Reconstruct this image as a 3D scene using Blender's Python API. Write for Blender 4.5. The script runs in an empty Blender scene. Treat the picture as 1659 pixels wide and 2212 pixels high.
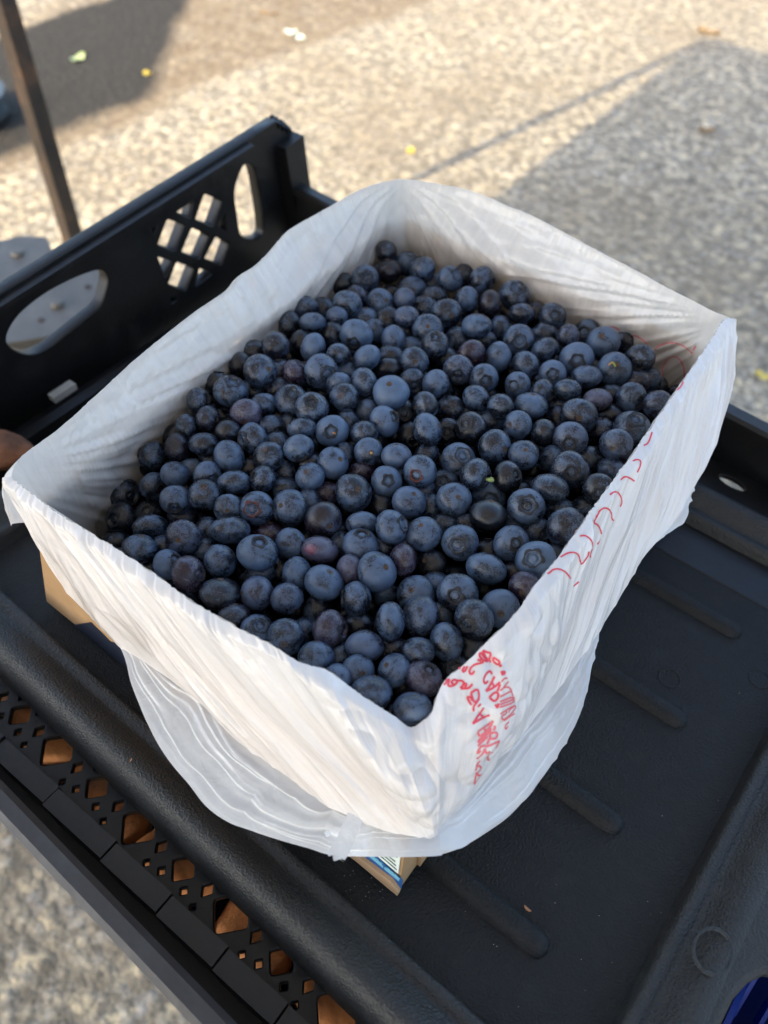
import bpy, bmesh, math, random
import numpy as np
from mathutils import Vector, Matrix, Quaternion
from mathutils.bvhtree import BVHTree

random.seed(7)
rng = np.random.default_rng(7)
SC = bpy.context.scene
COL = SC.collection

# ------------------------------------------------------------------ camera
CAM = np.array([0.31976, -0.118420, 0.427080])
MC = np.array([[0.80426719, 0.59382655, 0.022898],      # rows: right, down, forward
               [0.4625756, -0.60138425, -0.65142981],
               [-0.37306582, 0.53451568, -0.75836329]])
FPX = 1759.0                                             # focal length for a frame of 1659 x 2212
cam_d = bpy.data.cameras.new('camera')
cam = bpy.data.objects.new('camera', cam_d); COL.objects.link(cam)
cam_d.sensor_fit = 'VERTICAL'; cam_d.sensor_height = 36.0
cam_d.lens = FPX / 2212 * 36.0
cam_d.clip_start = 0.01; cam_d.clip_end = 400
mw = Matrix.Identity(4)
for r in range(3):
    mw[r][0] = MC[0][r]; mw[r][1] = -MC[1][r]; mw[r][2] = -MC[2][r]; mw[r][3] = CAM[r]
cam.matrix_world = mw
cam_d.dof.use_dof = True
cam_d.dof.focus_distance = 0.425
cam_d.dof.aperture_fstop = 7.0
SC.camera = cam

# ------------------------------------------------------------------ sky, sun, exposure
# the sun stands front-left of the camera: shadows fall towards (0.457, 2.90) on the ground
SH = np.array([0.457, 2.90]); CANOPY_H = 2.3
sun_el = math.atan2(CANOPY_H, float(np.hypot(*SH)))
sun_dir = np.array([-SH[0], -SH[1], CANOPY_H]); sun_dir /= np.linalg.norm(sun_dir)
W = bpy.data.worlds.new('World'); SC.world = W; W.use_nodes = True
wn = W.node_tree.nodes; wl = W.node_tree.links
sky = wn.new('ShaderNodeTexSky'); sky.sky_type = 'NISHITA'; sky.sun_disc = False
sky.sun_elevation = sun_el
sky.sun_rotation = math.atan2(sun_dir[0], sun_dir[1])
sky.air_density = 1.0; sky.dust_density = 2.5; sky.ozone_density = 1.0
wl.new(sky.outputs[0], wn['Background'].inputs[0])
wn['Background'].inputs[1].default_value = 0.15
sun_d = bpy.data.lights.new('sun', 'SUN'); sun_d.energy = 2.1; sun_d.angle = math.radians(0.5)
sun_d.color = (1.0, 0.86, 0.62)
sun = bpy.data.objects.new('sun', sun_d); COL.objects.link(sun)
sun.rotation_euler = Vector(sun_dir).to_track_quat('Z', 'Y').to_euler()
sun.location = (-2, -3, 4)
SC.view_settings.view_transform = 'Standard'; SC.view_settings.look = 'None'
SC.view_settings.exposure = 2.02; SC.view_settings.gamma = 1.0
SC.view_settings.use_curve_mapping = False
SC.render.engine = 'CYCLES'
SC.cycles.use_denoising = True
SC.cycles.max_bounces = 10; SC.cycles.transparent_max_bounces = 12
SC.cycles.transmission_bounces = 8
SC.cycles.sample_clamp_indirect = 6

# ------------------------------------------------------------------ measuring helpers (photo survey -> metres)
def ray(u, v):
    d = MC.T @ np.array([(u - 829.5) / FPX, (v - 1106) / FPX, 1.0]); return d / np.linalg.norm(d)
def on(n, c, u, v):
    """point of the plane n.X = c seen in direction (u, v)"""
    d = ray(u, v); n = np.array(n, float)
    return CAM + d * (c - n @ CAM) / (n @ d)
def onz(u, v, z): return on((0, 0, 1), z, u, v)
def onx(u, v, x): return on((1, 0, 0), x, u, v)
def ony(u, v, y): return on((0, 1, 0), y, u, v)

# ------------------------------------------------------------------ numpy noise
_P = np.random.default_rng(11).random((64, 64, 64)).astype(np.float32)
def vnoise(x, y=0.0, z=0.0):
    x, y, z = np.broadcast_arrays(np.asarray(x, float), np.asarray(y, float), np.asarray(z, float))
    xi, yi, zi = np.floor(x).astype(int), np.floor(y).astype(int), np.floor(z).astype(int)
    fx, fy, fz = x - xi, y - yi, z - zi
    fx, fy, fz = (f * f * f * (f * (f * 6 - 15) + 10) for f in (fx, fy, fz))
    def g(a, b, c): return _P[(xi + a) & 63, (yi + b) & 63, (zi + c) & 63]
    x00 = g(0,0,0)*(1-fx)+g(1,0,0)*fx; x10 = g(0,1,0)*(1-fx)+g(1,1,0)*fx
    x01 = g(0,0,1)*(1-fx)+g(1,0,1)*fx; x11 = g(0,1,1)*(1-fx)+g(1,1,1)*fx
    return ((x00*(1-fy)+x10*fy)*(1-fz)+(x01*(1-fy)+x11*fy)*fz)*2-1
def ridge(x, y=0.0, z=0.0): return 1 - np.abs(vnoise(x, y, z)) * 2
def sstep(a, b, x):
    t = np.clip((x - a) / (b - a), 0, 1); return t * t * (3 - 2 * t)

# ------------------------------------------------------------------ object helpers
def mesh_from(name, V, F, mat=None, smooth=True, uv=None):
    me = bpy.data.meshes.new(name)
    me.from_pydata([tuple(map(float, v)) for v in V], [], [tuple(map(int, f)) for f in F])
    if smooth: me.polygons.foreach_set('use_smooth', [True] * len(me.polygons))
    if uv is not None:
        l = me.uv_layers.new(name='UVMap'); idx = np.zeros(len(me.loops), int)
        me.loops.foreach_get('vertex_index', idx); l.data.foreach_set('uv', np.asarray(uv, np.float32)[idx].ravel())
    if mat: me.materials.append(mat)
    me.update()
    return me
def link(name, me, parent=None, loc=None):
    o = bpy.data.objects.new(name, me); COL.objects.link(o)
    if parent:
        o.parent = parent
        if parent.type == 'EMPTY' and not parent.get('own_frame'): o.matrix_parent_inverse = Matrix.Translation(-parent.location)
    if loc is not None: o.location = loc
    return o
def tag(o, label=None, cat=None, group=None, kind=None):
    if label: o['label'] = label
    if cat: o['category'] = cat
    if group: o['group'] = group
    if kind: o['kind'] = kind
    return o
def empty(name, loc=(0, 0, 0), own=False):
    o = bpy.data.objects.new(name, None); COL.objects.link(o); o.location = loc; o.empty_display_size = .02
    if own: o['own_frame'] = 1
    return o
def grid_faces(nu, nv, close=False):
    F = []
    for i in range(nu if close else nu - 1):
        a, b = i * nv, ((i + 1) % nu) * nv
        for j in range(nv - 1): F.append((a + j, b + j, b + j + 1, a + j + 1))
    return F
def bm_to(name, bm, mat, parent=None, smooth=False, bevel=0, seg=2):
    if bevel:
        bmesh.ops.bevel(bm, geom=[e for e in bm.edges if len(e.link_faces) == 2 and e.calc_face_angle(0) > .5],
                        offset=bevel, segments=seg, affect='EDGES', profile=.5)
    bmesh.ops.recalc_face_normals(bm, faces=bm.faces)
    me = bpy.data.meshes.new(name); bm.to_mesh(me); bm.free()
    if smooth: me.polygons.foreach_set('use_smooth', [True] * len(me.polygons))
    if mat: me.materials.append(mat)
    return link(name, me, parent)
def hull_box(bm, pts):
    """box from 8 points: bottom four then top four, same winding"""
    v = [bm.verts.new(tuple(p)) for p in pts]
    for f in ((3,2,1,0),(4,5,6,7),(0,1,5,4),(1,2,6,5),(2,3,7,6),(3,0,4,7)): bm.faces.new([v[i] for i in f])
def slab(bm, quad, z0, z1): hull_box(bm, [(p[0], p[1], z0) for p in quad] + [(p[0], p[1], z1) for p in quad])
def bar(bm, a, b, w, h, up=(0, 0, 1)):
    a, b, up = Vector(a), Vector(b), Vector(up)
    t = (b - a).normalized(); s = t.cross(up).normalized() * w / 2; n = s.cross(t).normalized() * h / 2
    hull_box(bm, [a-s-n, a+s-n, b+s-n, b-s-n, a-s+n, a+s+n, b+s+n, b-s+n])
def extrude_outline(name, loops, to3d, thick_vec, mat, parent=None, bevel=0.0008):
    """2-D outline with holes (closed loops) filled, given thickness, mapped into 3-D by to3d(a, b)"""
    cu = bpy.data.curves.new(name, 'CURVE'); cu.dimensions = '2D'; cu.fill_mode = 'BOTH'
    t = Vector(thick_vec).length
    cu.extrude = t / 2 - bevel; cu.bevel_depth = bevel; cu.bevel_resolution = 1
    for lp in loops:
        s = cu.splines.new('POLY'); s.points.add(len(lp) - 1); s.use_cyclic_u = True
        for i, p in enumerate(lp): s.points[i].co = (p[0], p[1], 0, 1)
    o = bpy.data.objects.new(name, cu); COL.objects.link(o)
    dg = bpy.context.evaluated_depsgraph_get()
    me = bpy.data.meshes.new_from_object(o.evaluated_get(dg)); bpy.data.objects.remove(o)
    n = Vector(thick_vec).normalized()
    for v in me.vertices:
        p = Vector(to3d(v.co.x, v.co.y)); v.co = p + n * v.co.z
    me.materials.clear(); me.materials.append(mat); me.name = name
    return link(name, me, parent)
def smooth_loop(pts, it=2):
    p = [np.array(q, float) for q in pts]
    for _ in range(it):
        q = []
        for i in range(len(p)):
            a, b = p[i], p[(i + 1) % len(p)]; q += [a * .75 + b * .25, a * .25 + b * .75]
        p = q
    return p

def round_corners(pts, r=.22):
    out = []; P = [np.array(p, float) for p in pts]; n = len(P)
    for i in range(n):
        a, b, c = P[i - 1], P[i], P[(i + 1) % n]
        p, q = b + (a - b) * r, b + (c - b) * r
        out += [p, p * .25 + b * .5 + q * .25, q]
    return out

# ------------------------------------------------------------------ materials
class NT:
    def __init__(s, name):
        s.m = bpy.data.materials.new(name); s.m.use_nodes = True
        s.n = s.m.node_tree.nodes; s.l = s.m.node_tree.links
        s.b = s.n['Principled BSDF']; s.out = s.n['Material Output']
    def add(s, t, **k):
        n = s.n.new(t)
        for a, v in k.items():
            if a.startswith('i_'):
                key = a[2:]; key = int(key) if key.isdigit() else key.replace('_', ' ')
                if hasattr(v, 'links') or isinstance(v, bpy.types.NodeSocket): s.l.new(v, n.inputs[key])
                else: n.inputs[key].default_value = v
            else: setattr(n, a, v)
        return n
    def coord(s, kind='Object', scale=(1, 1, 1)):
        tc = s.add('ShaderNodeTexCoord'); mp = s.add('ShaderNodeMapping'); s.l.new(tc.outputs[kind], mp.inputs[0])
        mp.inputs['Scale'].default_value = scale; return mp.outputs[0]
    def noise(s, vec, scale, detail=3, rough=.5, w=None, dist=0):
        n = s.add('ShaderNodeTexNoise'); s.l.new(vec, n.inputs['Vector'])
        n.inputs['Scale'].default_value = scale; n.inputs['Detail'].default_value = detail
        n.inputs['Roughness'].default_value = rough; n.inputs['Distortion'].default_value = dist
        return n.outputs['Fac']
    def ramp(s, fac, stops, interp='LINEAR'):
        r = s.add('ShaderNodeValToRGB'); s.l.new(fac, r.inputs[0]); e = r.color_ramp; e.interpolation = interp
        while len(e.elements) < len(stops): e.elements.new(.5)
        for el, (p, c) in zip(e.elements, stops):
            el.position = p; el.color = (c, c, c, 1) if isinstance(c, (int, float)) else (*c, 1)
        return r.outputs[0]
    def mix(s, fac, a, b, mode='MIX'):
        n = s.add('ShaderNodeMix', data_type='RGBA', blend_type=mode)
        for k, v in ((0, fac), (6, a), (7, b)):
            if isinstance(v, bpy.types.NodeSocket): s.l.new(v, n.inputs[k])
            else: n.inputs[k].default_value = v if k == 0 else ((*v, 1) if len(v) == 3 else v)
        return n.outputs[2]
    def math(s, op, a, b=0.0, c=0.0):
        n = s.add('ShaderNodeMath', operation=op)
        for k, v in enumerate((a, b, c)):
            if isinstance(v, bpy.types.NodeSocket): s.l.new(v, n.inputs[k])
            else: n.inputs[k].default_value = v
        return n.outputs[0]
    def bump(s, h, strength, dist, normal=None):
        n = s.add('ShaderNodeBump'); s.l.new(h, n.inputs['Height'])
        n.inputs['Strength'].default_value = strength; n.inputs['Distance'].default_value = dist
        if normal: s.l.new(normal, n.inputs['Normal'])
        return n.outputs[0]
    def set(s, **k):
        for a, v in k.items():
            i = s.b.inputs[a.replace('_', ' ')]
            if isinstance(v, bpy.types.NodeSocket): s.l.new(v, i)
            else: i.default_value = (*v, 1) if isinstance(v, tuple) and len(v) == 3 else v
        return s.m

def grained_plastic(name, base, rough, grain=900, bump=.35, dust=.5, spec=.5):
    t = NT(name); o = t.coord()
    big = t.noise(o, 9, 4); mid = t.noise(o, 55, 4, .6)
    col = t.mix(t.ramp(big, [(.35, 0.0), (.7, 1.0)]), base, tuple(c * 1.35 for c in base))
    dustm = t.ramp(mid, [(.52, 0.0), (.78, dust)])
    col = t.mix(dustm, col, tuple(min(1, c * 2.0 + .012) for c in base))
    v = t.add('ShaderNodeTexVoronoi', feature='SMOOTH_F1'); v.inputs['Scale'].default_value = grain
    w = t.add('ShaderNodeTexNoise'); t.l.new(o, w.inputs['Vector']); w.inputs['Scale'].default_value = grain * .35
    ad = t.add('ShaderNodeVectorMath', operation='MULTIPLY_ADD'); t.l.new(w.outputs['Color'], ad.inputs[0])
    ad.inputs[1].default_value = (.0025,) * 3; t.l.new(o, ad.inputs[2]); t.l.new(ad.outputs[0], v.inputs['Vector'])
    h = t.math('ADD', v.outputs['Distance'], t.math('MULTIPLY', mid, .4))
    t.set(Base_Color=col, Roughness=t.ramp(mid, [(.3, rough), (.8, min(1, rough + .18))]), Specular_IOR_Level=spec,
          Normal=t.bump(h, bump, .0014))
    return t.m
def plain(name, base, rough=.5, metal=0.0, bump=0.0, bscale=200, spec=.5, vary=.25):
    t = NT(name); o = t.coord(); n = t.noise(o, bscale * .12, 4, .6)
    col = t.mix(t.ramp(n, [(.3, 0.0), (.75, 1.0)]), tuple(c * (1 - vary) for c in base), tuple(min(1, c * (1 + vary)) for c in base))
    t.set(Base_Color=col, Roughness=rough, Metallic=metal, Specular_IOR_Level=spec)
    if bump: t.set(Normal=t.bump(t.noise(o, bscale, 5, .6), bump, .001))
    return t.m

# ---- ground
GZ = -0.85
def ground_material():
    t = NT('ground_concrete'); o = t.coord()
    # exposed pebbles, two sizes
    v = t.add('ShaderNodeTexVoronoi', feature='F1'); v.inputs['Scale'].default_value = 52; t.l.new(o, v.inputs['Vector'])
    v2 = t.add('ShaderNodeTexVoronoi', feature='F1'); v2.inputs['Scale'].default_value = 115; t.l.new(o, v2.inputs['Vector'])
    c1 = t.add('ShaderNodeSeparateColor'); t.l.new(v.outputs['Color'], c1.inputs[0])
    c2 = t.add('ShaderNodeSeparateColor'); t.l.new(v2.outputs['Color'], c2.inputs[0])
    peb = t.ramp(c1.outputs[0], [(0, (.14,.125,.10)), (.25, (.30,.255,.18)), (.5, (.43,.355,.235)), (.75, (.33,.31,.28)), (1, (.68,.60,.46))])
    fine = t.ramp(c2.outputs[0], [(0, (.20,.18,.15)), (.5, (.42,.35,.24)), (1, (.54,.47,.35))])
    n3 = t.noise(o, 22, 5, .75)
    col = t.mix(t.ramp(n3, [(.4, 0.0), (.6, 1.0)]), peb, fine)
    edge = t.ramp(v.outputs['Distance'], [(.25, 0.0), (.62, 1.0)])
    col = t.mix(t.math('MULTIPLY', edge, .55), col, (.12, .105, .08))
    n4 = t.noise(o, 26, 5, .8)
    col = t.mix(t.ramp(n4, [(.38, .90), (.50, 0.0)]), col, (.10, .085, .06))
    col = t.mix(t.ramp(n4, [(.53, 0.0), (.64, .85)]), col, (.70, .56, .34))
    # broad dirt
    big = t.noise(o, 1.7, 5, .62)
    col = t.mix(t.ramp(big, [(.42, 0.0), (.70, .62)]), col, (.20, .155, .10), 'MIX')
    sm = t.noise(o, 9, 3, .6)
    col = t.mix(t.ramp(sm, [(.56, 0.0), (.74, .5)]), col, (.13, .11, .085))
    # band of shade painted into the ground colour, with damp sandy margin, left rear
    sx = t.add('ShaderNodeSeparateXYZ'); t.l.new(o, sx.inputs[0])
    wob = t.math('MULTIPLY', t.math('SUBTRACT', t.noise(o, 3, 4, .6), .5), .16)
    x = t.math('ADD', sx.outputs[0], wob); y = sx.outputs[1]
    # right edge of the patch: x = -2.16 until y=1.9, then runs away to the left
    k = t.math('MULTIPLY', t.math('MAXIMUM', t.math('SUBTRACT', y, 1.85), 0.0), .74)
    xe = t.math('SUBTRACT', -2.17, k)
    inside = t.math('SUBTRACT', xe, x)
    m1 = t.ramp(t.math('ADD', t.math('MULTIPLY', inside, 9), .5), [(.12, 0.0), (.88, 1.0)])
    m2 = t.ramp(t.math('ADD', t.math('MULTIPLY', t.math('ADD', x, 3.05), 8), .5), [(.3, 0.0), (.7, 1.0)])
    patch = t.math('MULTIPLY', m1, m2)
    damp_w = t.math('ADD', .10, t.math('MULTIPLY', t.math('MAXIMUM', t.math('SUBTRACT', y, 1.9), 0.0), .85))
    damp = t.ramp(t.math('ADD', t.math('MULTIPLY', t.math('ADD', inside, damp_w), 6), .5), [(.25, 0.0), (.75, 1.0)])
    damp = t.math('MULTIPLY', damp, t.ramp(t.noise(o, 7, 5, .7), [(.30, .45), (.62, 1.0)]))
    far = t.ramp(t.math('MULTIPLY', t.math('ADD', x, 3.4), 1.0), [(.1, 0.0), (.4, 1.0)])
    damp = t.math('MULTIPLY', t.math('MULTIPLY', damp, far), .80)
    col = t.mix(damp, col, (.15, .103, .058))
    shade_col = t.mix(t.ramp(c2.outputs[1], [(0, 0.0), (1, 1.0)]), (.010, .010, .009), (.026, .025, .022))
    col = t.mix(t.math('MULTIPLY', patch, .93), col, shade_col)
    h = t.math('ADD', t.math('MULTIPLY', v.outputs['Distance'], -1.0), t.math('MULTIPLY', v2.outputs['Distance'], -.5))
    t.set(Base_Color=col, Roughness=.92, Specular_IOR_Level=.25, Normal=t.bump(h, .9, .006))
    return t.m
gv = [(-60, -60, GZ), (60, -60, GZ), (60, 90, GZ), (-60, 90, GZ)]
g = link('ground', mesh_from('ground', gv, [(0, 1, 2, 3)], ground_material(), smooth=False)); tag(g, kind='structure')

# ---- plastics
M_tray = grained_plastic('tray_grained_plastic', (.0105, .0120, .0125), .50, grain=850, bump=.50, dust=.45)
M_trayfloor = grained_plastic('tray_floor_plastic', (.0062, .0074, .0080), .58, grain=900, bump=.42, dust=.5, spec=.33)
M_crate = grained_plastic('crate_black_plastic', (.0030, .0034, .0042), .38, grain=260, bump=.12, dust=.3, spec=.42)
M_rail = grained_plastic('crate_skylit_rim', (.015, .0165, .020), .40, grain=260, bump=.12, dust=.4, spec=.6)  # same black plastic, base colour lifted to stand in for sky sheen
M_ledge = grained_plastic('crate_ledge_plastic', (.0062, .007, .0085), .42, grain=260, bump=.12, dust=.4, spec=.45)
M_blue = grained_plastic('crate_blue_plastic', (.010, .042, .30), .35, grain=200, bump=.06, dust=.12)

# ---- top black crate: tall end wall with hand hole, low side walls, lattice floor
crate = empty('plastic_crate', (.1, .15, -.03))
tag(crate, 'large black plastic crate with a tall end wall, hand hole and diamond lattice', 'crate')
WX = -.205
def wpt(u, v):
    p = onx(u, v, WX); return (p[1], p[2])
Z1 = lambda pts: [wpt(x * .4299, y * .4299) for x, y in pts]
Z2 = lambda pts: [wpt(x * .4299, y * .4299 + 493.7) for x, y in pts]
outline = [wpt(*q) for q in ((-150, 737), (0, 641), (300, 453), (538, 304), (556, 292), (600, 264), (612, 270), (618, 281), (634, 284), (638, 330), (645, 396), (655, 470), (650, 560), (450, 668), (200, 850), (0, 985), (-150, 1085))]
hand = smooth_loop(Z2([(25, 560), (80, 450), (200, 345), (340, 265), (470, 212), (530, 205), (560, 240), (550, 310), (520, 400), (460, 445), (350, 535), (240, 625), (150, 650), (60, 615)]), 2)
tall = smooth_loop(Z1([(1236, 815), (1290, 830), (1312, 940), (1336, 1110), (1338, 1190), (1290, 1215), (1215, 1205), (1196, 1090), (1180, 965), (1205, 885)]), 2)
cells1 = [[(885,1072),(990,1000),(968,1108)], [(1035,970),(1132,1008),(1082,1148),(985,1112)], [(1142,1062),(1100,1140),(1150,1178)],
          [(848,1098),(945,1130),(890,1272),(795,1240)], [(972,1140),(1066,1186),(1012,1312),(915,1276)],
          [(1094,1185),(1166,1226),(1122,1342),(1030,1308)], [(760,1150),(806,1128),(786,1200)]]
cells2 = [[(795,138),(885,165),(838,262)], [(895,165),(992,200),(942,325),(848,288)], [(1010,195),(1084,230),(984,304)], [(860,338),(908,360),(870,388)]]
loops = [outline, hand, tall] + [round_corners(Z1(c), .12) for c in cells1] + [round_corners(Z2(c), .12) for c in cells2]
wall = extrude_outline('end_wall', loops, lambda a, b: (WX - .008, a, b), (.012, 0, 0), M_crate, crate, bevel=.0012)
# ribs and corner post of the end wall
bm = bmesh.new()
pA, pB = onx(538, 304, WX), onx(-150, 737, WX)
bar(bm, pA + [0, 0, -.004], pB + [0, 0, -.004], .013, .004)
bar(bm, onx(645, 440, WX) + [-.004, 0, -.03], onx(617, 290, WX) + [-.004, 0, -.004], .026, .030, up=(1, 0, 0))
for k in range(3):
    bar(bm, onx(606 + 9 * k, 268 + 5 * k, WX) + [0, 0, -.002], onx(606 + 9 * k, 268 + 5 * k, WX) + [-.012, 0, .003], .004, .005)
bm_to('wall_rib', bm, M_crate, crate, bevel=.0012)
# long low walls
def low_wall(name, a, b, z1, z0, w, mat, rail=.006):
    bm = bmesh.new(); a = Vector((*a, 0)); b = Vector((*b, 0)); t = (b - a).normalized(); s = Vector((-t.y, t.x, 0))
    prof = [(-w/2, z1 - .001), (-w/2 + .003, z1 + .001), (w/2 - .003, z1 + .001), (w/2, z1 - .002), (w/2, z1 - rail), (w/2 - .004, z1 - rail - .002), (w/2 - .004, z0), (-w/2 + .003, z0), (-w/2 + .003, z1 - rail - .002), (-w/2, z1 - rail)]
    ra = [bm.verts.new((*(a + s * p[0]).xy, p[1])) for p in prof]; rb = [bm.verts.new((*(b + s * p[0]).xy, p[1])) for p in prof]
    n = len(prof)
    for i in range(n): bm.faces.new((ra[i], ra[(i + 1) % n], rb[(i + 1) % n], rb[i]))
    bm.faces.new(ra); bm.faces.new(rb[::-1])
    return bm_to(name, bm, mat, crate, bevel=.0012)
low_wall('side_wall', (-.20, .452), (.62, .3565), .028, -.019, .016, M_crate)
low_wall('side_wall', (-.30, -.0865), (.62, -.122), .020, -.032, .0125, M_rail)
# stepped ledge tiles inside the front wall
x = -.26
while x < .46:
    w = rng.uniform(.034, .05)
    bm = bmesh.new(); y0 = -.0880 - .022 * (x - .06); y1 = -.0772 - .018 * (x - .06)
    slab(bm, [(x, y0), (x + w - .0012, y0), (x + w - .0012, y1), (x, y1)], -.034, -.006 - (.0012 if int(x * 50) % 2 else 0))
    bm_to('ledge_block', bm, M_ledge, crate, bevel=.0014); x += w
bm = bmesh.new(); slab(bm, [(-.197, .0), (-.150, .0), (-.150, .40), (-.197, .41)], -.05, -.036)
bar(bm, (-.172, .0, -.030), (-.172, .40, -.028), .010, .012)
bm_to('left_ledge', bm, M_crate, crate, bevel=.002)
bm = bmesh.new(); c = onz(139, 846, -.022); bar(bm, c + [-.001, -.012, 0], c + [0, .010, .001], .008, .006)
bm_to('latch_clip', bm, plain('clip_grey_plastic', (.30, .31, .31), .4), crate, bevel=.0012)
bm = bmesh.new(); slab(bm, [(-.26, -.0935), (.5, -.1215), (.5, -.094), (-.26, -.0765)], -.040, -.034)
bm_to('gutter', bm, M_crate, crate, bevel=.001)
# lattice floor: sheet with diamond holes of two sizes
def lattice_loops(x0, x1, y0, y1, pitch, inset, small):
    L = [[(x0, y0), (x1, y0), (x1, y1), (x0, y1)]]
    k = 0; x = x0 + pitch * .6
    while x < x1 - pitch * .5:
        rows = int((y1 - y0 - .004) / pitch) + 1
        for r in range(rows):
            cy = y0 + pitch * (.56 + r) + (0 if k % 2 else 0)
            if cy + pitch * .45 > y1: continue
            s = pitch * inset
            L.append([tuple(p) for p in smooth_loop([(x - s, cy), (x, cy - s), (x + s, cy), (x, cy + s)], 1)])
            for dx, dy in ((pitch * .5, -pitch * .5), (pitch * .5, 0.02 * pitch)):
                cx, c2 = x + dx, cy + dy
                if dy < -.1 * pitch:
                    q = pitch * small
                    if c2 - q > y0 + .001: L.append([tuple(p) for p in smooth_loop([(cx - q, c2), (cx, c2 - q), (cx + q, c2), (cx, c2 + q)], 1)])
        x += pitch; k += 1
    return L
def front_loops():
    L = [[(-.15, -.0765), (.56, -.090), (.56, .02), (-.15, .02)]]
    for k in range(18):
        cx = -.118 + k * .0350; s = -.030 * cx
        d = lambda x, y, hx, hy: round_corners([(x - hx, y), (x, y - hy), (x + hx, y), (x, y + hy)], .16)
        if k % 2: L.append(d(cx, -.0600 + s, .0128, .0134))
        else:
            L.append(d(cx, -.0600 + s, .0088, .0092))
            for ex, ey in ((-.0082, -.0078), (.0082, -.0078), (-.0082, .0078), (.0082, .0078)): L.append(d(cx + ex, -.0600 + s + ey, .0034, .0036))
        L.append(d(cx + .0175, -.0708 + s, .0030, .0032))
        L.append(d(cx + .0175, -.0600 + s, .0042, .0056))
        L.append(d(cx + .0175, -.0410 + s, .0090, .0095))
    return L
extrude_outline('lattice_floor', front_loops(), lambda a, b: (a, b, -.024), (0, 0, .005), M_crate, crate, bevel=.0008)
# rear strip: oval holes
L = [[(-.148, .30), (.58, .27), (.58, .3535), (-.148, .4375)]]
for k in range(16):
    cx = -.10 + k * .0425; cy = .352 - .083 * (cx + .1) * 1.0 + .002
    c0 = onz(1582, 1042, -.014); s_ = (cx - c0[0]); cy = c0[1] - .115 * s_
    L.append([(cx + .0115 * math.cos(a) , cy + .0052 * math.sin(a) - .1 * .0115 * math.cos(a)) for a in np.linspace(0, 2 * math.pi, 16, endpoint=False)])
cxs = onz(1582, 1042, -.014)[0]
sh = (cxs + .10) % .0425
L = [L[0]] + [[(p[0] + sh, p[1] - .115 * sh) for p in lp] for lp in L[1:-1]]
extrude_outline('lattice_rear', L, lambda a, b: (a, b, -.016), (0, 0, .004), M_crate, crate, bevel=.0006)

# ---- crate of sweet potatoes underneath, on a plain cart
lower = empty('plastic_crate', (.1, .05, -.3)); tag(lower, 'deep black crate of sweet potatoes directly under the slotted crate', 'crate')
for nm, q in (('side_wall', [(-.19, -.082), (.5, -.088), (.5, -.080), (-.19, -.074)]), ('side_wall', [(-.19, .235), (.5, .235), (.5, .243), (-.19, .243)]),
              ('side_wall', [(-.198, -.074), (-.19, -.074), (-.19, .243), (-.198, .243)]), ('side_wall', [(.5, -.088), (.508, -.088), (.508, .243), (.5, .243)]),
              ('base', [(-.19, -.080), (.5, -.080), (.5, .235), (-.19, .235)])):
    bm = bmesh.new(); slab(bm, q, -.30, -.29 if nm == 'base' else -.052); bm_to(nm, bm, M_crate, lower, bevel=.001)
M_steel = plain('brushed_grey_steel', (.42, .42, .41), .42, .85, .15, 300)
cart = empty('flat_cart', (.15, .1, GZ)); tag(cart, 'low steel cart carrying the stack of black crates', 'cart')
bm = bmesh.new(); slab(bm, [(-.2, -.065), (.5, -.065), (.5, .36), (-.2, .36)], -.335, -.302); bm_to('platform', bm, M_steel, cart, bevel=.002)
for lx, ly in ((-.17, -.06), (.47, -.06), (.47, .33), (-.17, .33)):
    bm = bmesh.new(); bar(bm, (lx, ly, GZ), (lx, ly, -.336), .03, .03, up=(0, 1, 0)); bm_to('leg', bm, M_steel, cart, bevel=.002)

def potato_mat():
    t = NT('sweet_potato_skin'); o = t.coord()
    a = t.noise(o, 30, 5, .65, dist=.6); b = t.noise(o, 140, 3, .6)
    col = t.ramp(a, [(.25, (.20, .065, .028)), (.5, (.60, .25, .09)), (.75, (.72, .33, .13))])
    col = t.mix(t.ramp(b, [(.55, 0.0), (.75, .6)]), col, (.12, .05, .02))
    t.set(Base_Color=col, Roughness=.65, Normal=t.bump(t.math('ADD', a, b), .5, .002)); return t.m
M_pot = potato_mat()
M_potd = plain('dark_potato_skin', (.16, .068, .034), .8, vary=.7, bscale=260, bump=.8)
def potato(loc, rx, ry, rz, rot, label):
    nu, nv = 28, 18; V = []; F = []
    seed = rng.uniform(0, 40)
    for j in range(nv + 1):
        th = math.pi * j / nv
        for i in range(nu):
            ph = 2 * math.pi * i / nu
            d = np.array([math.cos(th), math.sin(th) * math.cos(ph), math.sin(th) * math.sin(ph)])
            k = 1 + .16 * float(vnoise(*(d * 1.3 + seed))) + .04 * float(vnoise(*(d * 4 + seed)))
            taper = max(0.12, math.sin(th)) ** .15
            V.append(d * [rx, ry, rz] * k * [1, taper, taper])
    for j in range(nv):
        for i in range(nu): F.append((j * nu + i, j * nu + (i + 1) % nu, (j + 1) * nu + (i + 1) % nu, (j + 1) * nu + i))
    o = link('sweet_potato', mesh_from('sweet_potato', V, F, M_pot), loc=loc); o.rotation_euler = (0, 0, rot)
    tag(o, label, 'sweet potato', 'sweet potatoes under the crate lattice'); return o
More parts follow.
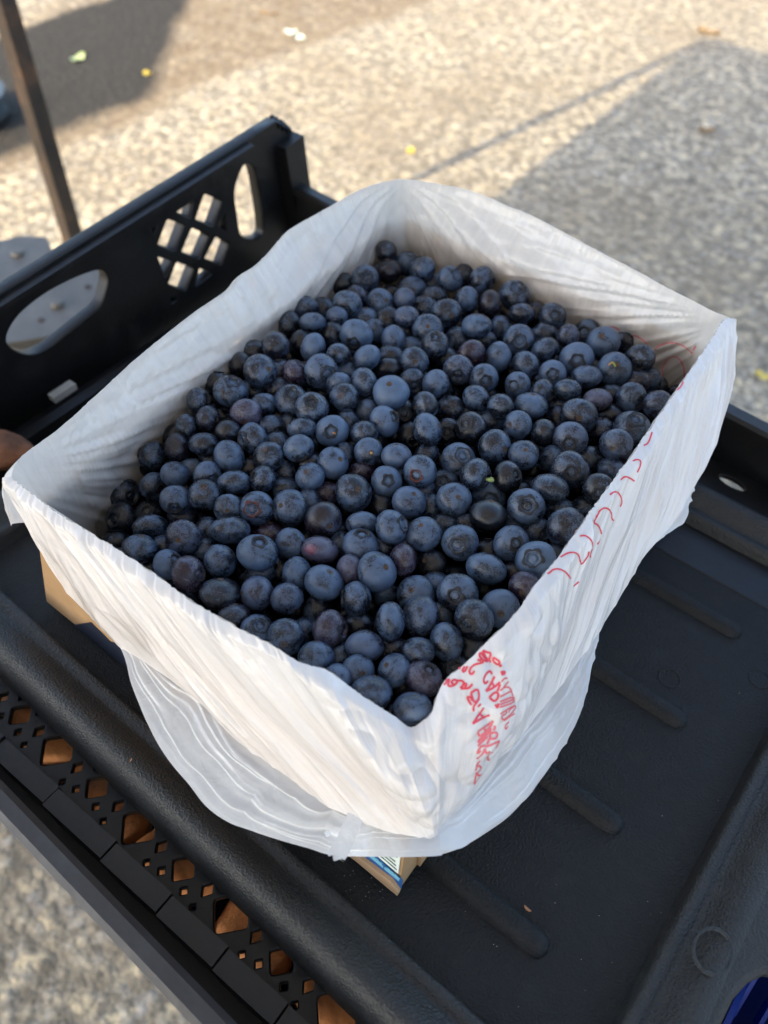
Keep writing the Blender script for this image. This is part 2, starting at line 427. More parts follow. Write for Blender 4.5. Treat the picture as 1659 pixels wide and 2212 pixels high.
pots = [(-.163, .061, -.012, .030, .017, .015, .5, 'rough brown sweet potato beside the bag corner at the left edge'),
        (.000, -.058, -.058, .05, .026, .022, .15, 'orange sweet potato under the lattice at the left frame edge'),
        (.085, -.060, -.060, .036, .022, .020, -.3, 'orange sweet potato second from the left under the lattice'),
        (.150, -.052, -.058, .034, .024, .021, .35, 'pinkish orange sweet potato under the middle of the lattice strip'),
        (.205, -.062, -.062, .028, .020, .019, -.5, 'orange brown sweet potato under the lattice below the bag'),
        (.262, -.054, -.058, .032, .024, .021, .1, 'pale orange sweet potato at the bottom end of the lattice strip')]
for k_, (x, y, z, a, b, c, r, l) in enumerate(pots):
    p_ = potato((x, y, z), a, b, c, r, l)
    if k_ == 0: p_.material_slots[0].link = 'OBJECT'; p_.material_slots[0].material = M_potd
extra = [(-.09, -.04, -.065), (.04, .0, -.085), (.12, .01, -.09), (.2, .0, -.09), (.3, .0, -.09), (-.13, .02, -.075), (.33, -.05, -.07), (.40, -.045, -.07), (.38, .01, -.09), (-.06, .0, -.09)]
V = []; F = []
for k, (x, y, z) in enumerate(extra):
    o = potato((x, y, z), .04, .024, .022, rng.uniform(-.8, .8), 'sweet potato')
    mm = Matrix.Translation(o.location) @ Matrix.Rotation(o.rotation_euler[2], 4, 'Z'); b0 = len(V)
    V += [mm @ v.co for v in o.data.vertices]; F += [[b0 + i for i in p.vertices] for p in o.data.polygons]
    bpy.data.objects.remove(o)
s = link('sweet_potato_heap', mesh_from('sweet_potato_heap', V, F, M_pot)); tag(s, 'heap of sweet potatoes filling the lower crate', 'sweet potatoes', kind='stuff')

# ---- grained black tray (tub lid) standing in the crate
tray = empty('black_tray', (0, 0, 0)); tray.rotation_euler = (-.05, 0, -.045)
tag(tray, 'black grained plastic tray with raised ribs under the berry box', 'tray')
X0, X1, Y0, Y1, R0 = -.070, .3715, -.0195, .327, .016
def rr(d, n=14):
    """rounded rectangle offset outward by d; returns points and the side weight (right side wider)"""
    P = []; r = R0 + d
    for cx, cy, a0, kx in ((X1 - R0, Y0 + R0, -90, .08), (X1 - R0, Y1 - R0, 0, .08), (X0 + R0, Y1 - R0, 90, 0), (X0 + R0, Y0 + R0, 180, 0)):
        for i in range(n): a = math.radians(a0 + 90 * i / (n - 1)); P.append((cx + r * math.cos(a) + kx * d * max(0, math.cos(a)), cy + r * math.sin(a)))
    return P
prof = [(0, 0.0), (.0008, .0020), (.0018, .0075), (.0030, .0104), (.0045, .0110), (.0075, .0110), (.0088, .0101), (.0100, .0096), (.0115, .0100), (.0145, .0128), (.0185, .0165),
        (.0225, .0186), (.0255, .0190), (.0282, .0180), (.0304, .0158), (.0322, .0118), (.0334, .0065), (.0340, .0000), (.0340, -.0140)]
V = []; n = 56
for d, z in prof: V += [(x, y, z) for x, y in rr(d)]
F = []
for k in range(len(prof) - 1):
    for i in range(n): F.append((k * n + i, k * n + (i + 1) % n, (k + 1) * n + (i + 1) % n, (k + 1) * n + i))
link('rolled_rim', mesh_from('rolled_rim', V, F, M_tray), tray)
link('tray_floor', mesh_from('tray_floor', [(x, y, 0) for x, y in rr(0.0)], [tuple(range(n))], M_trayfloor, smooth=False), tray)
def rib(xa, xb, y, w, h):
    V = []; F = []; ns = 10; m = 24
    for k in range(m):
        t = k / (m - 1)
        # stadium sections: x along, half width shrinks at the round end
        x = xa + (xb - xa) * (1 - (1 - t) ** 2.2)
        e = max(0.0, (xb - x) / (w / 2)); hw = w / 2 * math.sqrt(max(0, 1 - max(0, 1 - e) ** 2)) + 1e-5
        hh = h * min(1, hw / (w / 2) * 1.05)
        for i in range(ns + 1):
            a = -1 + 2 * i / ns; V.append((x, y + hw * a, hh * (1 - abs(a) ** 3.2) + .0002))
    F = grid_faces(m, ns + 1)
    return link('raised_rib', mesh_from('raised_rib', V, F, M_trayfloor), tray)
for yy in (.0236, .1000, .1804, .2632): rib(-.04, .334, yy, .0140, .0044)
# wide right-hand flange with the hand cut-out in its near corner
fl = [(.3960, Y0 - .0325), (.402, Y0 - .033), (.4045, -.045), (.4045, .036), (.4050, .056), (.4080, .068), (.4130, .0765), (.4210, .0815), (.435, .084), (.60, .086), (.60, Y1 + .033), (.396, Y1 + .033)]
extrude_outline('wide_flange', [fl], lambda a, b: (a, b, .0135), (0, 0, .0085), M_tray, tray, bevel=.0032)
bm = bmesh.new(); c = onz(1562, 1974, .018)
V = []; m = 40
for k in range(m):
    a = 2 * math.pi * k / m
    for rr_, zz in ((.0076, 0), (.0081, .00045), (.0088, .00045), (.0093, 0)): V.append((c[0] + rr_ * math.cos(a), c[1] + rr_ * 1.25 * math.sin(a), .0181 + zz + .0005))
bm.free(); link('moulded_ring', mesh_from('moulded_ring', V, grid_faces(m, 4, True), M_tray), tray)
for (u, v) in ((1448, 1394), (1641, 1385)):
    c = onz(u, v, 0); V = []
    for k in range(m):
        a = 2 * math.pi * k / m
        for rr_, zz in ((.0058, 0), (.0062, .0003), (.0068, .0003), (.0072, 0)): V.append((c[0] + rr_ * math.cos(a), c[1] + rr_ * math.sin(a), zz + .0001))
    link('moulded_ring', mesh_from('moulded_ring', V, grid_faces(m, 4, True), M_trayfloor), tray)

# ---- blue crate under the cut-out
blue = empty('blue_crate', (.46, .03, -.2)); tag(blue, 'royal blue plastic crate below the tray cut-out, bottom right', 'crate')
bm = bmesh.new(); slab(bm, [(.415, -.09), (.62, -.09), (.62, .12), (.415, .12)], -.10, -.094); bm_to('crate_floor', bm, M_blue, blue, bevel=.001)
bm = bmesh.new(); slab(bm, [(.4155, -.09), (.4185, -.09), (.4260, .10), (.4230, .10)], -.094, -.036); bm_to('side_wall', bm, M_blue, blue, bevel=.0008)
for a, b in (((.4185, .0, -.088), (.47, .06, -.045)), ((.4185, .055, -.088), (.47, .0, -.045)), ((.43, -.03, -.07), (.50, .02, -.07)), ((.422, .045, -.050), (.52, .050, -.050))):
    bm = bmesh.new(); bar(bm, a, b, .004, .014); bm_to('diagonal_rib', bm, M_blue, blue, bevel=.0006)
for k in range(5):
    bm = bmesh.new(); bar(bm, (.428 + .012 * k, .060, -.06), (.428 + .012 * k, .10, -.03), .002, .012); bm_to('vertical_rib', bm, M_blue, blue, bevel=.0004)
bm = bmesh.new(); bar(bm, (.4085, -.06, -.022), (.4125, .058, -.022), .0022, .006)
bm_to('inner_lip', bm, M_crate, crate, bevel=.0005)

# ------------------------------------------------------------------ cardboard box
def card_mat(name, base):
    t = NT(name); o = t.coord(); a = t.noise(o, 60, 5, .65); f = t.add('ShaderNodeTexWave', wave_type='BANDS', bands_direction='Z'); f.inputs['Scale'].default_value = 120; t.l.new(o, f.inputs[0]); f.inputs['Distortion'].default_value = 1.5
    col = t.mix(t.ramp(a, [(.3, 0.0), (.75, 1.0)]), tuple(c * .82 for c in base), base)
    t.set(Base_Color=col, Roughness=.85, Specular_IOR_Level=.2, Normal=t.bump(t.math('ADD', a, t.math('MULTIPLY', f.outputs[0], .3)), .3, .001)); return t.m
M_card = card_mat('kraft_cardboard', (.40, .25, .125))
M_cardedge = card_mat('kraft_edge', (.50, .33, .19))
M_navy = plain('printed_navy_card', (.012, .016, .03), .45, vary=.15)
M_bluep = plain('printed_blue_card', (.012, .085, .26), .45, vary=.12)
M_labelw = plain('white_label_paper', (.62, .70, .66), .5, vary=.06)
M_ink = plain('label_ink', (.10, .14, .13), .6)
M_inkb = plain('light_blue_ink', (.16, .42, .55), .5)
TOP = [(.0105, .0028), (.2560, .0028), (.2520, .3538), (-.0130, .3605)]
BOT = [(-.010, -.0065), (.2625, -.0125), (.2690, .350), (-.0175, .356)]
ZB, ZT = .0048, .100
box = empty('cardboard_box', (.13, .15, ZB))
tag(box, 'brown cardboard box with dark printed sides standing on the black tray', 'box')
def lerp2(a, b, t): return (a[0] + (b[0] - a[0]) * t, a[1] + (b[1] - a[1]) * t)
cen = (.125, .17)
def side_sag(bm, i):
    # the two near sides dip towards the front corner
    a, b, c, d = BOT[i], BOT[(i + 1) % 4], TOP[i], TOP[(i + 1) % 4]; n = 10; rows = []
    for k in range(n + 1):
        t = k / n; tc = 1 - t if i == 0 else t; z = .100 - .012 * max(0, 1 - tc / .28)
        o, ti = lerp2(a, b, t), lerp2(c, d, t); f = (z - ZB) / (.100 - ZB); tp = lerp2(o, ti, f)
        rows.append([bm.verts.new(q) for q in ((*o, ZB), (*tp, z), (*ins(tp), z), (*ins(o), ZB))])
    for r0, r1 in zip(rows[:-1], rows[1:]):
        for k in range(4): bm.faces.new((r0[k], r1[k], r1[(k + 1) % 4], r0[(k + 1) % 4]))
    bm.faces.new(rows[0]); bm.faces.new(rows[-1][::-1])
for i in range(4):
    j = (i + 1) % 4; bm = bmesh.new()
    def ins(p, k=.0016):
        s = (1 if p[0] < cen[0] else -1, 1 if p[1] < cen[1] else -1); return (p[0] + s[0] * k, p[1] + s[1] * k)
    hull_box(bm, [(*BOT[i], ZB), (*BOT[j], ZB), (*ins(BOT[j]), ZB), (*ins(BOT[i]), ZB), (*TOP[i], ZT), (*TOP[j], ZT), (*ins(TOP[j]), ZT), (*ins(TOP[i]), ZT)]) if i not in (0, 1) else side_sag(bm, i)
    bm_to('side_panel', bm, M_card, box)
bm = bmesh.new(); slab(bm, [ins(p) for p in BOT], ZB, ZB + .003); bm_to('base_panel', bm, M_card, box)
# face frame of the front-left side: s along, z up, n outwards
def facept(s, z, off=0.0):
    t = (z - ZB) / (ZT - ZB); a = lerp2(BOT[0], TOP[0], t); b = lerp2(BOT[1], TOP[1], t)
    p = lerp2(a, b, s); return (p[0], p[1] - off, z)
def facepatch(name, sz, off0, off1, mat, parent=box):
    bm = bmesh.new(); lo = [bm.verts.new(facept(s, z, off0)) for s, z in sz]; hi = [bm.verts.new(facept(s, z, off1)) for s, z in sz]
    n = len(sz); bm.faces.new(lo[::-1]); bm.faces.new(hi)
    for i in range(n): bm.faces.new((lo[i], lo[(i + 1) % n], hi[(i + 1) % n], hi[i]))
    return bm_to(name, bm, mat, parent)
def face_sz(u, v, off=.001):
    # photo survey of a point on the front-left face
    for z0 in (0,):
        a = np.array(facept(0, ZB, off)); b = np.array(facept(1, ZB, off)); c = np.array(facept(0, ZT, off))
        n = np.cross(b - a, c - a); p = on(n, n @ a, u, v)
    z = p[2]; t = (z - ZB) / (ZT - ZB); A = lerp2(BOT[0], TOP[0], t); B_ = lerp2(BOT[1], TOP[1], t)
    return ((p[0] - A[0]) / (B_[0] - A[0]), z)
facepatch('printed_panel', [face_sz(205, 1345), face_sz(300, 1440), (.40, ZB + .012), (.70, ZB + .020), (.985, ZB + .034), (.985, ZB + .0005), (.10, ZB + .0005)], .0, .0007, M_navy)
facepatch('blue_band', [face_sz(*q) for q in ((730, 1800), (770, 1826), (811, 1853), (868, 1905), (866, 1921), (849, 1899), (786, 1851), (735, 1812))], .0008, .0012, M_bluep)
lab = facepatch('address_label', [face_sz(*q) for q in ((858, 1890), (862, 1830), (800, 1790), (740, 1795), (775, 1820))], .0008, .0013, M_labelw)
for k in range(6):
    a0, b0 = face_sz(776, 1815 - k * 6), face_sz(855 - 2 * (k % 3), 1882 - k * 8)
    facepatch('label_line', [a0, b0, (b0[0], b0[1] + .0008), (a0[0], a0[1] + .0008)], .0014, .0016, M_ink, lab)
for k in range(26):
    if k in (13, 14): continue
    f = k / 25; a0 = face_sz(790 + 66 * f, 1845 + 55 * f)
    facepatch('band_print', [a0, (a0[0] + .0055, a0[1]), (a0[0] + .0055, a0[1] + .0022 + .0006 * (k % 3)), (a0[0], a0[1] + .0022 + .0006 * (k % 3))], .0013, .0016, M_inkb)
# cut bottom edge, seen as a lighter strip, and the torn flap on the left
facepatch('cut_edge', [face_sz(*q) for q in ((735, 1813), (786, 1852), (849, 1900), (865, 1921), (863, 1928), (848, 1916), (774, 1854), (725, 1818))], .0009, .0030, M_cardedge)
torn = [(30, 1080), (62, 1130), (78, 1150), (84, 1178), (100, 1196), (104, 1215), (120, 1235), (136, 1265), (150, 1295), (163, 1320), (178, 1334), (196, 1341), (215, 1360), (240, 1385), (285, 1400), (270, 1360), (190, 1290), (110, 1180)]
facepatch('inner_flap', [face_sz(u, v, .004) for u, v in ((470, 1520), (560, 1590), (650, 1660), (740, 1735), (740, 1765), (640, 1705), (540, 1640), (470, 1580))], .0030, .0042, M_card)
facepatch('torn_flap', [face_sz(u, v, .0022) for u, v in torn], .0010, .0026, M_card)
# brown strip of the right-hand side under the bag
def rpatch(name, pts, off, mat):
    bm = bmesh.new(); A = []; Bv = []
    for s, z in pts:
        t = (z - ZB) / (ZT - ZB); a = lerp2(BOT[1], TOP[1], t); b = lerp2(BOT[2], TOP[2], t); p = lerp2(a, b, s)
        A.append(bm.verts.new((p[0] + .0003, p[1], z))); Bv.append(bm.verts.new((p[0] + off, p[1], z)))
    n = len(pts); bm.faces.new(A); bm.faces.new(Bv[::-1])
    for i in range(n): bm.faces.new((A[i], Bv[i], Bv[(i + 1) % n], A[(i + 1) % n]))
    return bm_to(name, bm, mat, box)
rag = [(.04 + .05 * k, ZB + .0008 + .0012 * float(rng.random())) for k in range(20)]
rpatch('side_flap', rag + [(.99, ZB + .06), (.04, ZB + .06)], .0022, M_card)

# ------------------------------------------------------------------ plastic bag
def bag_mat(name, alpha, transl, tint=(.86, .85, .84)):
    t = NT(name); o = t.coord(); n = t.n; l = t.l
    uv = t.coord('UV', (1, 1, 1))
    st = t.add('ShaderNodeMapping'); l.new(uv, st.inputs[0]); st.inputs['Scale'].default_value = (230, 3.0, 1)
    fib = t.noise(st.outputs[0], 1.0, 3, .55)
    st2 = t.add('ShaderNodeMapping'); l.new(uv, st2.inputs[0]); st2.inputs['Scale'].default_value = (75, 1.6, 1)
    fib2 = t.noise(st2.outputs[0], 1.0, 3, .5)
    cr = t.add('ShaderNodeTexVoronoi', feature='DISTANCE_TO_EDGE'); cr.inputs['Scale'].default_value = 48
    wv = t.add('ShaderNodeTexNoise'); l.new(o, wv.inputs['Vector']); wv.inputs['Scale'].default_value = 40; wv.inputs['Detail'].default_value = 3
    ma = t.add('ShaderNodeVectorMath', operation='MULTIPLY_ADD'); l.new(wv.outputs['Color'], ma.inputs[0]); ma.inputs[1].default_value = (.02,) * 3; l.new(o, ma.inputs[2]); l.new(ma.outputs[0], cr.inputs['Vector'])
    crk = t.ramp(cr.outputs[0], [(0, 1.0), (.12, 0.0)])
    # sharp fold lines: creased noise along the pull, and a crumple net
    rf = lambda s_, k: t.math('MULTIPLY', t.math('ABSOLUTE', t.math('SUBTRACT', s_, .5)), -k)
    h = t.math('ADD', rf(fib, .35), rf(fib2, 2.3))
    cn = t.noise(o, 75, 2, .5, dist=1.2); cn2 = t.noise(o, 30, 3, .6, dist=1.0)
    h = t.math('ADD', h, t.math('ADD', rf(cn, 1.1), rf(cn2, 3.0)))
    h = t.math('ADD', h, t.math('MULTIPLY', crk, .10))
    bmp = t.bump(h, .36, .0011)
    t.set(Base_Color=tint, Roughness=.28, Specular_IOR_Level=.5, Coat_Weight=.7, Coat_Roughness=.10, Normal=bmp)
    l.new(bmp, t.b.inputs['Coat Normal'])
    tr = t.add('ShaderNodeBsdfTranslucent'); tr.inputs[0].default_value = (.84, .82, .80, 1); l.new(bmp, tr.inputs['Normal'])
    tp = t.add('ShaderNodeBsdfTransparent'); tp.inputs[0].default_value = (.97, .98, .98, 1)
    m1 = t.add('ShaderNodeMixShader'); m1.inputs[0].default_value = transl; l.new(t.b.outputs[0], m1.inputs[1]); l.new(tr.outputs[0], m1.inputs[2])
    m2 = t.add('ShaderNodeMixShader'); l.new(t.ramp(fib2, [(.3, alpha * .6), (.75, alpha * 1.5)]), m2.inputs[0]); l.new(m1.outputs[0], m2.inputs[1]); l.new(tp.outputs[0], m2.inputs[2])
    l.new(m2.outputs[0], t.out.inputs[0]); return t.m
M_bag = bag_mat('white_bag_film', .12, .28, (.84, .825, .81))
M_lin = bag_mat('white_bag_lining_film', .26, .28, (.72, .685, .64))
M_bag1 = bag_mat('white_bag_single_film', .12, .34, (.78, .82, .85))

def resample(P, n, t=None):
    """P: (k, m) values; t: parameter per row; smooth (Catmull-Rom) to n samples"""
    P = np.asarray(P, float); k = len(P)
    if t is None: t = np.arange(k)
    q = np.linspace(t[0], t[-1], n); out = np.empty((n, P.shape[1]))
    i = np.clip(np.searchsorted(t, q, side='right') - 1, 0, k - 2); f = (q - t[i]) / (t[i + 1] - t[i])
    g = lambda j: P[np.clip(j, 0, k - 1)]
    p0, p1, p2, p3 = g(i - 1), g(i), g(i + 1), g(i + 2); f = f[:, None]
    return .5 * (2 * p1 + (p2 - p0) * f + (2 * p0 - 5 * p1 + 4 * p2 - p3) * f * f + (3 * p1 - p0 - 3 * p2 + p3) * f ** 3)

# --- outer overhang on the two near sides: rim point, height of rim, lower point, side
N = [((25,1030),.131,(25,1045),'y'), ((27,1033),.131,(60,1115),'y'), ((32,1038),.131,(100,1188),'y'), ((40,1044),.131,(150,1262),'y'), ((50,1052),.131,(198,1317),'y'),
 ((66,1064),.131,(283,1389),'y'), ((90,1082),.131,(370,1450),'y'), ((125,1108),.131,(446,1502),'y'), ((165,1132),.131,(515,1576),'y'), ((210,1160),.131,(603,1636),'y'),
 ((260,1190),.131,(680,1697),'y'), ((330,1237),.131,(745,1738),'y'), ((400,1288),.130,(800,1765),'y'), ((450,1320),.130,(845,1780),'y'), ((520,1358),.130,(880,1786),'k'),
 ((600,1400),.129,(905,1788),'k'), ((645,1430),.127,(915,1789),'k'), ((700,1445),.125,(920,1790),'k'), ((745,1475),.121,(925,1790),'k'), ((800,1515),.117,(929,1790),'k'),
 ((850,1545),.113,(933,1790),'k'), ((885,1570),.109,(936,1790),'k'), ((912,1558),.110,(938,1789),'k'), ((932,1538),.112,(940,1788),'k'), ((945,1500),.115,(942,1787),'k'),
 ((965,1465),.118,(945,1784),'k'), ((1000,1438),.121,(949,1779),'k'), ((1045,1393),.126,(956,1770),'k'), ((1090,1350),.129,(968,1755),'k'), ((1125,1310),.130,(988,1727),'x'),
 ((1152,1268),.131,(1016,1690),'x'), ((1200,1210),.131,(1060,1636),'x'), ((1255,1133),.131,(1111,1576),'x'), ((1310,1056),.131,(1160,1512),'x'), ((1385,953),.131,(1212,1448),'x'),
 ((1440,872),.131,(1291,1335),'x'), ((1490,800),.131,(1375,1195),'x'), ((1530,742),.131,(1450,1105),'x'), ((1552,706),.131,(1500,1020),'x'), ((1562,692),.131,(1538,930),'x'),
 ((1569,687),.131,(1563,840),'x'), ((1575,688),.131,(1579,730),'x')]
def low_point(u, v, side, gap):
    if side == 'y': return ony(u, v, -.008 - gap)
    if side == 'x': return onx(u, v, .2675 + gap)
    return on((1, -1, 0), .2755 + gap * 1.35, u, v)
rimP = np.array([onz(a[0][0], a[0][1], a[1]) for a in N])
gapN = [.002 + .006 * sstep(0, 8, i) for i in range(len(N))]
for i in range(30, len(N)): gapN[i] = .008 - .006 * float(sstep(33, 41, i))
lowZ = [.125,.108,.090,.070,.060,.058,.058,.058,.059,.060,.060,.060,.060,.062,.063,.064,.064,.064,.064,.064,.064,.064,.064,.064,.064,.063,.062,.060,.060,.060,.060,.060,.061,.063,.066,.070,.078,.086,.094,.103,.113,.124]
lowP = np.array([onz(*a[2], z) for a, z in zip(N, lowZ)])
nrm = np.array([(0, -1, .25) if a[3] == 'y' else ((1, 0, .25) if a[3] == 'x' else (.7, -.7, .3)) for a in N], float)
nrm[0] = (-.7, -.7, .2); nrm[1] = (-.5, -.8, .2); nrm[-1] = (.8, .6, .2); nrm[-2] = (.9, .3, .2)
for _ in range(3): nrm[1:-1] = (nrm[:-2] + 2 * nrm[1:-1] + nrm[2:]) / 4
NU, NV = 900, 120
dl = np.r_[0, np.cumsum(np.linalg.norm(np.diff(rimP, axis=0), axis=1) + .35 * np.linalg.norm(np.diff(lowP, axis=0), axis=1))]
dl = dl / dl[-1] * 41 * .6 + np.arange(42) * .4
A = resample(rimP, NU, dl); Bq = resample(lowP, NU, dl); NN = resample(nrm, NU, dl); NN /= np.linalg.norm(NN, axis=1)[:, None]
uu = np.linspace(0, 1, NU)[:, None]; vv = np.linspace(0, 1, NV)[None] ** 1.15
Pm = A[:, None] + (Bq - A)[:, None] * vv[..., None]
roll = .0042 * np.sin(np.clip(vv / .05, 0, 1) * math.pi / 2) * np.ones_like(uu)
drop = -.0005 * np.clip(vv / .05, 0, 1)
# pleats: run along v, gather towards the knot
frontw = sstep(.34, .40, uu) * (1 - sstep(.62, .70, uu))          # the loose corner pouch has broad facets instead
wv = vv + .0
sh = uu * 1.0 + .006 * vnoise(uu * 14, vv * 2.2)
pl = (.62 * ridge(sh * 27 + 3, vv * .8) + .33 * ridge(sh * 60 + 9, vv * 1.2) + .06 * ridge(sh * 150, vv * 2))
span = np.linalg.norm(np.diff(Bq, axis=0, prepend=Bq[:1]), axis=1)[:, None] * NU + 1e-4
spr = np.linalg.norm(np.diff(A, axis=0, prepend=A[:1]), axis=1)[:, None] * NU + 1e-4
loc = np.clip((spr * (1 - vv) + span * vv) / .9, .10, 1)
env = np.clip(vv / .10, 0, 1) ** .6
amp = .0052 * loc * env * (1 - .35 * frontw) * (1 - .65 * sstep(.75, 1.0, vv))
corner_mask = (1 - sstep(.0, .02, uu)) + sstep(.98, 1.0, uu)
amp = amp * (1 - .7 * corner_mask)
# crumple facets
X = Pm
fac = np.abs(vnoise(X[..., 0] * 30 + 2, X[..., 1] * 30, X[..., 2] * 30)) + .5 * np.abs(vnoise(X[..., 0] * 95, X[..., 1] * 95 + 5, X[..., 2] * 95))
fac2 = vnoise(X[..., 0] * 20 + 7, X[..., 1] * 20, X[..., 2] * 20)
pouch = .008 * np.sin(np.pi * np.clip(vv, 0, 1)) * frontw
disp = roll + amp * pl + (.0008 + .0050 * frontw) * (fac - .3) * env + pouch + .004 * fac2 * frontw * env
# tiny gathers on the rolled rim
disp = disp + .0007 * ridge(uu * 240 + 1, vv * 6 + uu * 30) * (1 - np.clip((vv - .03) / .10, 0, 1)) * (1 - .6 * frontw)
Pm = Pm + NN[:, None] * disp[..., None]
Pm[..., 2] += (drop + 0 * disp)
bag = empty('plastic_bag', (.13, .15, .01))
tag(bag, 'white plastic grocery bag lining the cardboard box, folded over its rim', 'plastic bag')
UVo = np.stack(np.broadcast_arrays(sh, vv), -1).reshape(-1, 2)
VO = Pm.reshape(-1, 3); FO = grid_faces(NU, NV)

# --- inner lining all the way round: rim -> down to the bottom of the pile
Nb = [((1575,688),.131), ((1560,680),.131), ((1540,672),.131), ((1490,646),.131), ((1440,621),.131), ((1370,582),.131), ((1300,546),.131), ((1220,503),.131), ((1150,466),.132), ((1100,446),.132),
      ((1050,424),.133), ((1000,407),.134), ((960,400),.135), ((915,392),.136), ((870,387),.137), ((835,392),.137), ((800,401),.136), ((770,414),.135), ((740,430),.135), ((700,453),.134), ((650,481),.133),
      ((620,500),.132), ((602,519),.131), ((576,549),.131), ((550,574),.131), ((516,597),.131), ((490,627),.131), ((413,680),.131), ((301,769),.131), ((215,847),.131), ((129,925),.131), ((56,978),.131), ((30,1008),.131), ((25,1030),.131)]
rimB = np.array([onz(p[0], p[1], z) for p, z in Nb])
rim_all = np.vstack([rimP, rimB[1:-1]])
seg = np.linalg.norm(np.diff(np.vstack([rim_all, rim_all[:1]]), axis=0), axis=1)
NI, NJ = 1500, 70
tt = np.r_[0, np.cumsum(seg)]
loopP = np.vstack([rim_all[-1:], rim_all, rim_all[:2]]); 
def loop_res(P, t, n):
    k = len(P); q = np.linspace(0, t[-1], n, endpoint=False); i = np.clip(np.searchsorted(t, q, side='right') - 1, 0, k - 1); f = ((q - t[i]) / (t[i + 1] - t[i]))[:, None]
    g = lambda j: P[j % k]; p0, p1, p2, p3 = g(i - 1), g(i), g(i + 1), g(i + 2)
    return .5 * (2 * p1 + (p2 - p0) * f + (2 * p0 - 5 * p1 + 4 * p2 - p3) * f * f + (3 * p1 - p0 - 3 * p2 + p3) * f ** 3)
RI = loop_res(rim_all, tt, NI)
WB = np.array([(.0140, .0060), (.2525, .0060), (.2485, .3500), (-.0095, .3565)])   # wall lines, top
def nearest_on_quad(p, Q):
    best = None; bd = np.full(len(p), 9.)
    best = np.zeros((len(p), 2)); nr = np.zeros((len(p), 2))
    for i in range(4):
        a, b = Q[i], Q[(i + 1) % 4]; ab = b - a; t = np.clip(((p - a) @ ab) / (ab @ ab), .0, 1.0)
        c = a + t[:, None] * ab; d = np.linalg.norm(p - c, axis=1); m = d < bd
        bd[m] = d[m]; best[m] = c[m]; nn = np.array([-ab[1], ab[0]]) / np.linalg.norm(ab); nr[m] = nn
    return best, nr
wb, wnr = nearest_on_quad(RI[:, :2], WB)
wb = .95 * wb + .05 * (RI[:, :2] * .97 + np.array(cen) * .03)
for _ in range(12): wb = (np.roll(wb, 1, 0) + 2 * wb + np.roll(wb, -1, 0)) / 4; wnr = (np.roll(wnr, 1, 0) + 2 * wnr + np.roll(wnr, -1, 0)) / 4
wn3 = np.c_[wnr / np.linalg.norm(wnr, axis=1)[:, None], np.zeros(NI)]
vi = np.linspace(0, 1, NJ)[None, :, None]
depth = np.clip(vi, 0, 1)
inw = np.concatenate([wb, np.full((NI, 1), .028)], 1)
# profile: roll inwards for the first few mm, then straight down the wall with a slight belly
hor = sstep(0, .30, depth); 
PI_ = np.empty((NI, NJ, 3))
PI_[..., :2] = RI[:, None, :2] * (1 - hor) + inw[:, None, :2] * hor
PI_[..., 2:] = RI[:, None, 2:] * (1 - depth) + inw[:, None, 2:] * depth
# taut folds fan out from the two far-side corners
Lc, Rc, Bc = RI[np.argmin(np.linalg.norm(RI[:, :2] - rimP[0, :2], axis=1))], rimP[-1], onz(870, 387, .137)
def fan(P, c, f1, seed):
    s = np.linalg.norm(P[..., :2] - c[:2], axis=-1); th = np.arctan2(c[2] - P[..., 2] + .004, s + .01)
    return .6 * ridge(th * f1 + seed, s * 6) + .4 * ridge(th * f1 * 2.3 + seed * 2, s * 9), s
fl1, s1 = fan(PI_, Lc, 20, 1.3); fl2, s2 = fan(PI_, Rc, 22, 4.1); fl3, s3 = fan(PI_, Bc, 12, 7.7)
w1 = np.exp(-(s1 / .17) ** 2); w2 = np.exp(-(s2 / .17) ** 2); w3 = np.exp(-(s3 / .12) ** 2)
tot = w1 + w2 + w3 + .15
fold = (fl1 * w1 + fl2 * w2 + fl3 * w3) / tot
sw = np.minimum(np.minimum(s1, s2), s3); gen = vnoise(PI_[..., 0] * 26, PI_[..., 1] * 26, PI_[..., 2] * 40) 
fc = np.abs(vnoise(PI_[..., 0] * 50, PI_[..., 1] * 50, PI_[..., 2] * 60))
envi = sstep(.0, .10, depth[..., 0]) * np.clip(.25 + sw / .05, .25, 1)
near_side = (PI_[..., 1] < .03) | (PI_[..., 0] > .235)
di = (.0030 * fold + .0014 * gen + .0014 * (fc - .25)) * envi
di = np.where(near_side, di * .35, di) + .0010 * envi
di += .0004 * ridge(np.linspace(0, 1, NI)[:, None] * 330, depth[..., 0] * 5) * (1 - sstep(.02, .15, depth[..., 0]))
PI_ -= wn3[:, None] * (-di[..., None])
# close the bottom loosely
cenI = PI_[:, -1].mean(0)
UVi = np.stack(np.broadcast_arrays(np.linspace(0, 1.6, NI)[:, None], depth[..., 0] * .8), -1).reshape(-1, 2)
VI = PI_.reshape(-1, 3); FI = grid_faces(NI, NJ, True)
FI.append(tuple(i * NJ + NJ - 1 for i in range(NI)))
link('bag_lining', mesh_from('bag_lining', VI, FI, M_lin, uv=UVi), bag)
link('bag_overhang', mesh_from('bag_overhang', VO, FO, M_bag, uv=UVo), bag)
